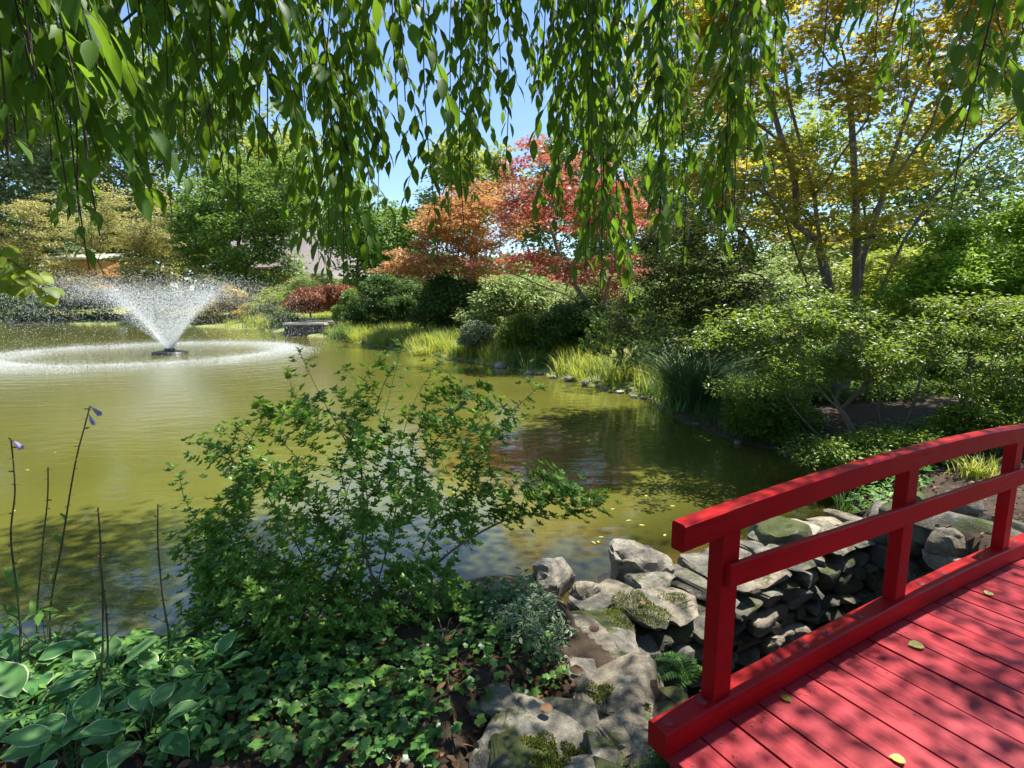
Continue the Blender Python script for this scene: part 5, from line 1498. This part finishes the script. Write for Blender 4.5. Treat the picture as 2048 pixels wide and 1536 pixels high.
A_TIPS = np.concatenate([A_TIPS, [atY(x, y, AY + dy) for x, y, dy in ((600, 700, -.1), (585, 790, 0), (575, 735, .1), (690, 735, .1), (740, 745, .15), (760, 725, .0), (800, 700, .1), (790, 730, -.1), (880, 720, .1), (870, 745, 0), (935, 790, .1), (960, 770, 0), (1045, 750, .2), (1085, 770, .2), (1060, 800, .2), (395, 885, 0), (430, 890, .05), (515, 810, 0), (360, 950, -.2), (370, 1000, -.2), (340, 1070, -.25), (350, 1110, -.2), (1175, 1000, -.1), (1210, 1000, -.1), (1120, 960, 0))]])
A_TIPS[:, 2] = np.maximum(A_TIPS[:, 2], .32)
def aw(px, py, dy=0): return tuple(atY(px, py, AY + dy))
as_ = [[abase, aw(720, 1180), aw(735, 1000), aw(700, 900), aw(640, 790), aw(600, 705, -.1)],
       [abase, aw(760, 1150, .1), aw(795, 1000, .1), aw(800, 900, .15), aw(830, 800, .15), aw(880, 725, .1)],
       [abase, aw(800, 1180, .1), aw(880, 1030, .15), aw(960, 920, .2), aw(1020, 830, .2), aw(1080, 772, .2)],
       [abase, aw(640, 1180, -.1), aw(570, 1050, -.1), aw(500, 950, -.1), aw(400, 890, 0)],
       [abase, aw(600, 1220, -.2), aw(480, 1130, -.3), aw(380, 1020, -.2), aw(360, 955, -.2)],
       [abase, aw(820, 1180, -.1), aw(920, 1090, -.1), aw(1040, 1030, -.1), aw(1130, 1032, -.1), aw(1205, 1003, -.1)],
       [abase, aw(700, 1180, .3), aw(690, 1000, .35), aw(760, 850, .3), aw(800, 705, .1)],
       [abase, aw(560, 1290, -.2), aw(460, 1250, -.3), aw(390, 1190, -.3)]]
nodes, par, ti = grow(abase, A_TIPS, .05, as_, .06, .05, .25)
r = radii(nodes, par, .0016, 2.5, .017)
skeleton(azalea, nodes, par, r, M['bark_azalea'], .005, 0, 6, trunk='stem')
P, D, NR, S = [], [], [], []
for q, i in enumerate(ti):
    tp = nodes[i]; j = par[i]; j2 = par[j] if j >= 0 else j
    ax = norm(tp - nodes[j2 if j2 >= 0 else 0] + np.array([0, 0, .02]))
    ax = norm(ax + np.array([0, 0, .5]))
    a0 = RNG.uniform(0, 6.28)
    k = int(RNG.integers(7, 12))
    x_ = norm(np.cross(ax, [.2, .9, .3])); y_ = np.cross(ax, x_)
    for e in range(k):
        a = a0 + e * 2.4
        o_ = x_ * math.cos(a) + y_ * math.sin(a)
        P.append(tp - ax * .003 * e); D.append(o_ * .85 + ax * (.55 - .05 * e)); NR.append(ax + RNG.normal(0, .15, 3)); S.append(RNG.uniform(.027, .043))
    # leaves back down the shoot, and side whorls
    c = i; dist = 0
    while par[c] >= 0 and dist < .10:
        u_ = nodes[c] - nodes[par[c]]; Lk = np.linalg.norm(u_)
        for e in range(max(1, int(Lk / .011))):
            f = RNG.uniform()
            a = RNG.uniform(0, 6.28); o_ = x_ * math.cos(a) + y_ * math.sin(a)
            P.append(nodes[par[c]] + u_ * f); D.append(o_ * .9 + ax * .4); NR.append(ax + RNG.normal(0, .3, 3)); S.append(RNG.uniform(.016, .03))
        dist += Lk; c = par[c]
    for e in range(7 if tp[2] < 1.2 else 5):
        cc = tp + RNG.normal(0, .042, 3) - ax * .03
        a0 = RNG.uniform(0, 6.28)
        for w in range(6):
            a = a0 + w * 1.05
            o_ = x_ * math.cos(a) + y_ * math.sin(a)
            P.append(cc); D.append(o_ * .9 + ax * .5); NR.append(ax + RNG.normal(0, .25, 3)); S.append(RNG.uniform(.02, .036))
leaves('foliage', azalea, M['azalea'], T_OVAL, P, D, NR, np.array(S), nparts=300)

# ---------------------------------------------------------------- hostas
def tube(name, P, r0, r1, mat, parent, sides=6):
    P = np.asarray(smooth_path(P, .03)); n = len(P)
    return put(name, tube_mesh(name, P, np.arange(n) - 1, np.linspace(r0, r1, n), np.arange(n) > 0, mat, sides), parent)
hosta_me = mesh_np('leaf', T_HOSTA[0], T_HOSTA[1], M['hosta'], True, T_HOSTA[2])
HP = [(40, 1400, 11, .19, 'hosta at the left edge under two tall flower stalks'), (110, 1375, 9, .15, 'hosta between the two leaning flower stalks at the pond edge'), (215, 1400, 10, .17, 'large leaved hosta behind the middle flower stalk'), (60, 1490, 10, .2, 'broad dark leaved hosta in the lower left corner'),
      (190, 1480, 12, .14, 'hosta with upright pale edged leaves at the foot of the middle stalk'), (320, 1400, 9, .13, 'small hosta left of the bare stalk near the azalea'), (425, 1385, 9, .15, 'hosta with raised ribbed leaves beside the azalea'), (300, 1510, 11, .17, 'flat spreading hosta at the bottom edge among ivy'), (150, 1540, 9, .16, 'hosta cut by the bottom edge under the middle stalk'), (385, 1450, 6, .10, 'tiny hosta seedling in the ivy'), (265, 1345, 7, .13, 'pale leaved hosta right on the pond edge')]
hostas = []
for px, py, k, L, lab in HP:
    p = onground(px, py)
    L *= .74
    t = thing('hosta', 'white edged ' + lab, 'hosta', tuple(p), 'white edged hostas on the near bank')
    hostas.append((t, p))
    a0 = RNG.uniform(0, 6.28)
    for i in range(k):
        a = a0 + i * 2.4 + RNG.normal(0, .2)
        f = (i + .5) / k
        out = np.array([math.cos(a), math.sin(a), 0])
        reach = L * (.35 + .55 * f); hgt = L * (.95 - .5 * f) + .02
        e = np.array(p) + out * reach + np.array([0, 0, hgt])
        tube('leaf_stalk', [np.array(p) + out * .01, np.array(p) + out * reach * .5 + np.array([0, 0, hgt * .75]), e], .0035, .002, M['stem_green'], t, 5)
        d = norm(out * (.7 + .5 * f) + np.array([0, 0, .55 - .75 * f]) + RNG.normal(0, .12, 3))
        nr = np.array([0, 0, 1.0]) - out * .3 + RNG.normal(0, .18, 3)
        x, y, z = basis(d[None], nr[None])
        sz = L * RNG.uniform(.85, 1.15)
        o = bpy.data.objects.new('leaf', hosta_me); link(o, t)
        o.matrix_basis = Matrix.Translation(Vector(e) - p) @ Matrix((x[0] * sz, y[0] * sz, z[0] * sz)).transposed().to_4x4()
def scape(ti_, pts, Y, flower=0, bracts=()):
    t, p = hostas[ti_]
    W = [np.array(p) + np.array([0, 0, .02])] + [atY(x, y, Y) for x, y in pts]
    W = np.array(smooth_path(W, .02)); n = len(W)
    rr = np.linspace(.0048, .0023, n)
    k = int(n * .45)
    sc_ = put('flower_stalk', tube_mesh('flower_stalk', W[:k + 1], np.arange(k + 1) - 1, rr[:k + 1], np.arange(k + 1) > 0, M['stem_green'], 6), t)
    put('stalk_tip', tube_mesh('stalk_tip', W[k:], np.arange(n - k) - 1, rr[k:], np.arange(n - k) > 0, M['stem_dark'], 6), sc_)
    # withered pedicels on the upper part
    P, D = [], []
    for i in range(int(n * .5), n, 2):
        for _ in range(2):
            a = RNG.uniform(0, 6.28)
            P.append(W[i]); D.append((math.cos(a), math.sin(a), RNG.uniform(-.5, .4)))
    leaves('pedicels', sc_, M['brown_leaf'], T_LANCE, P, D, RNG.normal(0, 1, (len(P), 3)), RNG.uniform(.012, .022, len(P)))
    for f, L in bracts:
        a = RNG.uniform(-1.2, 1.2) + (math.pi if RNG.uniform() < .5 else 0)
        leaves('bract', sc_, M['hosta_bract'], T_CHERRY, [W[int(f * (n - 1))]], [(math.cos(a) * .6, math.sin(a) * .3, 1)], [(-math.cos(a), -.4, .6)], L, kind=None)
    for i in range(flower):
        top = W[-1 - i * 2]
        ax = norm(np.array([1.0 - .35 * i, -.2, -.75 - .5 * i]))
        x_ = norm(np.cross(ax, [.1, .9, .2])); y_ = np.cross(ax, x_)
        prof = ((0, .0018), (.014, .0022), (.026, .006), (.04, .0085), (.05, .011 if i == 0 else .003))
        V, F = [], []
        for s_, rad in prof:
            for j in range(8):
                a = 2 * math.pi * j / 8
                V.append(top + ax * (s_ + (.006 if j % 2 and s_ > .045 else 0)) + (x_ * math.cos(a) + y_ * math.sin(a)) * rad)
        for m in range(4):
            for j in range(8): F.append((m * 8 + j, m * 8 + (j + 1) % 8, m * 8 + 8 + (j + 1) % 8, m * 8 + 8 + j))
        put('flower', mesh_np('flower', np.array(V), np.array(F), M['flower'], True), sc_)
scape(0, [(40, 1240), (22, 1080), (30, 980), (22, 878)], 1.95, 1, ((.3, .09), (.42, .1), (.5, .07)))
scape(1, [(75, 1260), (85, 1100), (95, 1000), (96, 935)], 2.15, 0, ((.35, .09), (.55, .05)))
scape(1, [(100, 1230), (125, 1080), (150, 930), (170, 850), (180, 812)], 2.1, 2, ((.28, .1), (.36, .09), (.5, .06), (.6, .04)))
scape(4, [(205, 1300), (204, 1150), (196, 1015)], 1.8, 0, ((.3, .06),))
scape(4, [(214, 1330), (212, 1220), (200, 1130), (202, 1080)], 1.85, 0, ((.45, .07),))
scape(5, [(338, 1290), (325, 1190), (316, 1090), (316, 1008)], 2.05, 0, ((.15, .1), (.28, .11), (.42, .05)))

# ---------------------------------------------------------------- other plants of the near bank
def on(P):
    P[:, 2] = height(P[:, 0], P[:, 1]); return P
P = scatter_px([(300, 1350), (420, 1330), (560, 1318), (800, 1330), (960, 1290), (1090, 1270), (1140, 1330), (1030, 1400), (900, 1460), (840, 1560), (300, 1560)], 2300, .45)
P = np.concatenate([P, scatter_px([(880, 1215), (960, 1195), (1055, 1190), (1115, 1235), (1100, 1310), (940, 1310)], 480, .4)])
dd = np.hypot(P[:, 0] + .05, P[:, 1] - 1.9)
P = P[(dd > .28) | (RNG.uniform(0, 1, len(P)) < .35)]
P = on(P); n = len(P)
P[:, 2] += RNG.uniform(.015, .09, n)
a = RNG.uniform(0, 6.28, n)
D = np.stack([np.cos(a), np.sin(a), RNG.uniform(-.3, .3, n)], -1); NR = RNG.normal(0, .42, (n, 3)) + np.array([0, -.1, 1])
o = leaves('ivy', None, M['ivy'], T_IVY, P, D, NR, RNG.uniform(.018, .06, n)); tag(o, kind='stuff')
P = on(scatter_px([(-200, 1345), (0, 1335), (330, 1325), (480, 1330), (420, 1560), (-200, 1560)], 700, .45)); n = len(P)
P[:, 2] += RNG.uniform(.02, .16, n); a = RNG.uniform(0, 6.28, n)
o = leaves('groundcover', None, M['groundcover'], T_PALM3, P, np.stack([np.cos(a), np.sin(a), RNG.uniform(-.2, .2, n)], -1), RNG.normal(0, .35, (n, 3)) + np.array([0, -.1, 1]), RNG.uniform(.05, .1, n)); tag(o, kind='stuff')
# dry leaves on the soil, between the stones and on the far mulch
Q = [scatter_px([(-100, 1340), (500, 1310), (900, 1300), (1130, 1280), (1330, 1420), (1300, 1560), (-200, 1560)], 2200, .45)]
P = on(np.concatenate(Q)); n = len(P); P[:, 2] += RNG.uniform(.004, .03, n); a = RNG.uniform(0, 6.28, n)
o = leaves('leaf_litter', None, M['brown_leaf'], T_OVAL, P, np.stack([np.cos(a), np.sin(a), RNG.normal(0, .25, n)], -1), RNG.normal(0, .4, (n, 3)) + np.array([0, 0, 1]), RNG.uniform(.025, .065, n)); tag(o, kind='stuff')
n = 5200
P = np.stack([RNG.uniform(2.9, 7.5, n), RNG.uniform(2.5, 7.2, n), np.zeros(n)], -1); P = on(P); P = P[P[:, 2] > .08]; n = len(P)
P[:, 2] += RNG.uniform(.002, .03, n); a = RNG.uniform(0, 6.28, n)
o = leaves('bark_mulch', None, M['brown_leaf'], T_OVAL, P, np.stack([np.cos(a), np.sin(a), RNG.normal(0, .3, n)], -1), RNG.normal(0, .4, (n, 3)) + np.array([0, 0, 1]), RNG.uniform(.02, .06, n)); tag(o, kind='stuff')

P = on(scatter_px([(1560, 890), (1700, 850), (2300, 840), (2300, 900), (1900, 905), (1840, 960), (1720, 1000), (1660, 960)], 2600, .4)); P = P[P[:, 2] > .05]; n = len(P)
P[:, 2] += RNG.uniform(.01, .16, n); a = RNG.uniform(0, 6.28, n)
o = leaves('groundcover', None, M['groundcover'], T_PALM3, P, np.stack([np.cos(a), np.sin(a), RNG.uniform(-.2, .5, n)], -1), RNG.normal(0, .4, (n, 3)) + np.array([0, -.1, 1]), RNG.uniform(.05, .11, n)); tag(o, kind='stuff')
# five leaved creeper
cp = onground(890, 1330)
creeper = thing('creeper', 'dark creeper with large five part leaves in front of the azalea', 'creeper', tuple(cp))
for i, (px, py, Y, sz) in enumerate(((885, 1265, 2.35, .11), (940, 1245, 2.4, .11), (870, 1230, 2.45, .09), (920, 1290, 2.35, .1), (850, 1290, 2.3, .08), (975, 1300, 2.35, .09), (830, 1250, 2.45, .08), (955, 1345, 2.25, .09), (1000, 1335, 2.25, .07), (905, 1235, 2.5, .08))):
    e = atY(px, py, Y)
    tube('vine', [np.array(cp) + RNG.normal(0, .03, 3) * [1, 1, 0], (np.array(cp) + e) / 2 + np.array([0, 0, .08]), e], .003, .0015, M['bark_azalea'], creeper, 5)
    a = RNG.uniform(3.6, 5.8)
    leaves('leaf', creeper, M['creeper'], T_PALM5, [e], [(math.cos(a), math.sin(a), -.25)], [(0, -.35, 1)], sz, kind=None)
# variegated evergreen shrublet
vb = onground(1070, 1330)
vs_ = thing('variegated_shrub', 'small shrub with white edged leaves between the azalea and the stones', 'shrub', tuple(vb))
vt = crown_points([(980, 1330), (1000, 1250), (1040, 1190), (1090, 1180), (1110, 1220), (1130, 1270), (1120, 1330), (1050, 1370)], 2.35, .22, 70)
vt = np.concatenate([vt, [atY(x, y, Y) for x, y, Y in ((1130, 1260, 2.3), (1145, 1255, 2.3), (985, 1205, 2.4), (1065, 1165, 2.6), (1040, 1150, 2.6))]])
vt[:, 2] = np.maximum(vt[:, 2], np.maximum(height(vt[:, 0], vt[:, 1]), 0) + .03)
nodes, par, ti = grow(np.array(vb), vt, .05, None, .1)
skeleton(vs_, nodes, par, radii(nodes, par, .0012, 2.4, .008), M['bark_azalea'], .003, trunk='stem')
pos, d, nr = spray(vt, 16, .05, .8, .4, 0)
leaves('foliage', vs_, M['variegated'], T_HOSTA if False else T_CHERRY, pos, d, nr, RNG.uniform(.022, .036, len(pos)), nparts=120)
# ferns
def fern(px, py, z, fr, lab):
    p = at(px, py, z)
    t = thing('fern', lab, 'fern', tuple(p), 'ferns at the stone ledge')
    for a, L, up in fr:
        out = np.array([math.cos(a), math.sin(a), 0])
        W = np.array(smooth_path([np.array(p), np.array(p) + out * L * .4 + np.array([0, 0, L * up]), np.array(p) + out * L + np.array([0, 0, L * (up - .25)])], .012)); n = len(W)
        f_ = put('frond', tube_mesh('frond', W, np.arange(n) - 1, np.linspace(.0018, .0006, n), np.arange(n) > 0, M['stem_green'], 4), t)
        P, D, S, NR = [], [], [], []
        for i in range(2, n):
            fr_ = i / n; dv = norm(W[i] - W[i - 1]); sd_ = norm(np.cross(dv, [0, 0, 1.0]))
            for sg in (-1, 1):
                P.append(W[i]); D.append(sd_ * sg + dv * .35); NR.append(np.cross(sd_, dv) + RNG.normal(0, .12, 3)); S.append(L * .26 * math.sin(math.pi * min(1, .12 + .88 * fr_)) ** .7 * (1.05 - .4 * fr_) + .004)
        leaves('leaflets', f_, M['fern'], T_LANCE, P, D, np.array(NR) * np.sign(np.array(NR)[:, 2:3] + 1e-6), np.array(S))
fern(1380, 1368, .3, ((2.6, .2, .5), (3.3, .22, .35), (2.0, .16, .55), (1.3, .13, .6), (3.9, .14, .4), (.5, .12, .5), (2.95, .14, .7)), 'green fern tucked between the ledge stones and the railing post')
fern(1345, 1545, .42, ((2.2, .13, .4), (3.0, .12, .4), (1.2, .12, .4)), 'small fern under the end of the kerb beam at the bottom edge')
# arching sprig and low compound leaved plant on the pond edge
sp = onground(380, 1330)
sprig = thing('privet_sprig', 'thin arching sprig with paired small leaves over the water right of the hostas', 'plant', tuple(sp))
W = np.array(smooth_path([np.array(sp), atY(365, 1270, 2.35), atY(330, 1245, 2.3), atY(290, 1228, 2.28), atY(243, 1220, 2.25)], .02)); n = len(W)
put('stem', tube_mesh('stem', W, np.arange(n) - 1, np.linspace(.002, .0008, n), np.arange(n) > 0, M['stem_green'], 5), sprig)
for i in range(8, n):
    for sg in (-1, 1):
        leaves('leaf', sprig, M['azalea'], T_OVAL, [W[i]], [(-.3, .5 * sg, .5)], [(0, -.4, 1)], .018, kind=None) if i % 2 else None
for q, (px, py, lab) in enumerate(((100, 1330, 'light green plant with long compound leaves behind the leaning flower stalks'), (205, 1325, 'low plant with toothed leaves at the waterline right of the middle stalk'))):
    p = onground(px, py + 20)
    t = thing('compound_leaved_plant', lab, 'plant', tuple(p))
    for i in range(9 if q == 0 else 7):
        a = RNG.uniform(0, 6.28); h_ = RNG.uniform(.12, .34 if q == 0 else .16)
        e = np.array(p) + np.array([math.cos(a) * .12, math.sin(a) * .08, h_])
        tube('stem', [p, (np.array(p) + e) / 2 + np.array([0, 0, .03]), e], .002, .001, M['stem_dark'], t, 5)
        leaves('leaf', t, M['hosta_bract'] if q == 0 else M['groundcover'], T_PALM5 if q else T_PALM3, [e], [(math.cos(a), math.sin(a), -.1)], [(0, -.2, 1)], RNG.uniform(.09, .13), kind=None)

# ---------------------------------------------------------------- single fallen leaves
FLp = [(1183, 1082), (1197, 1086), (1209, 1075), (1278, 1050), (1263, 1040), (1328, 1072), (1292, 993), (1222, 1019), (1340, 1012), (1520, 933), (1388, 970), (1410, 985), (1275, 1100), (50, 940), (30, 1022), (285, 1045), (110, 905), (300, 1065)]
for i, (px, py) in enumerate(FLp):
    p = at(px, py, .004)
    a = RNG.uniform(0, 6.28); x, y, z = basis(np.array([[math.cos(a), math.sin(a), 0]]), np.array([[.02, 0, 1.0]]))
    o = leaves('floating_leaf', None, M['yellow_leaf'], T_OVAL, [(0, 0, 0)], [(math.cos(a), math.sin(a), .02)], [(.03, .02, 1)], .055 if i < 13 else .05, kind=None)
    o.location = p
    tag(o, 'small yellow leaf floating on the pond beyond the boulders' if i < 13 else 'small yellow leaf floating on the open water at the left', 'fallen leaf', 'yellow leaves floating near the boulders' if i < 13 else 'yellow leaves floating at the left')
for px, py, s, m_, lab, zz in ((1848, 1292, .06, 'yellow_leaf', 'large torn yellow leaf lying in the middle of the bridge deck', None), (1972, 1188, .045, 'yellow_leaf', 'pale round leaf on the deck near the far railing post', None), (1562, 1390, .04, 'katsura', 'green yellow leaf on the deck against the kerb beam', None),
                              (1812, 1524, .045, 'yellow_leaf', 'pale square leaf on the deck at the bottom edge', None), (752, 1362, .075, 'brown_leaf', 'large orange brown maple leaf lying on the ivy', .56), (1180, 1262, .06, 'brown_leaf', 'curled brown leaf on the ledge below the moss cushion', .36), (1290, 1208, .04, 'brown_leaf', 'small brown leaf on the moss cushion', .18), (1140, 1340, .06, 'brown_leaf', 'curled rust brown leaf beside the variegated shrub', .46), (1105, 1415, .05, 'brown_leaf', 'flat brown leaf on the ledge stone', .47)):
    if zz is None:
        p = at(px, py, .55); s_, t_ = st(p.x, p.y); p = at(px, py, ztop(s_) - .085)
    else: p = at(px, py, zz)
    a = RNG.uniform(0, 6.28)
    o = leaves('fallen_leaf', None, M[m_] if lab[:5] != 'large' or zz is None else M['orange'], T_MAPLE if 'maple' in lab else T_ROUND, [(0, 0, 0)], [(math.cos(a), math.sin(a), .1)], [(.1, -.1, 1)], s, kind=None)
    o.location = p
    tag(o, lab, 'fallen leaf')
# crumbs of bark and leaf blown over the deck
n = 420
ss = RNG.uniform(-.2, 2.9, n); tt = np.where(RNG.uniform(0, 1, n) < .45, -RNG.exponential(.05, n), RNG.uniform(-1.45, 0, n))
P = np.array([(*xy(a, b), ztop(a) - .0935 + .0015) for a, b in zip(ss, tt)]); a = RNG.uniform(0, 6.28, n)
o = leaves('leaf_crumbs', None, M['brown_leaf'], T_DIAMOND, P, np.stack([np.cos(a), np.sin(a), np.zeros(n)], -1), RNG.normal(0, .15, (n, 3)) + np.array([0, 0, 1]), RNG.uniform(.004, .014, n)); tag(o, kind='stuff')
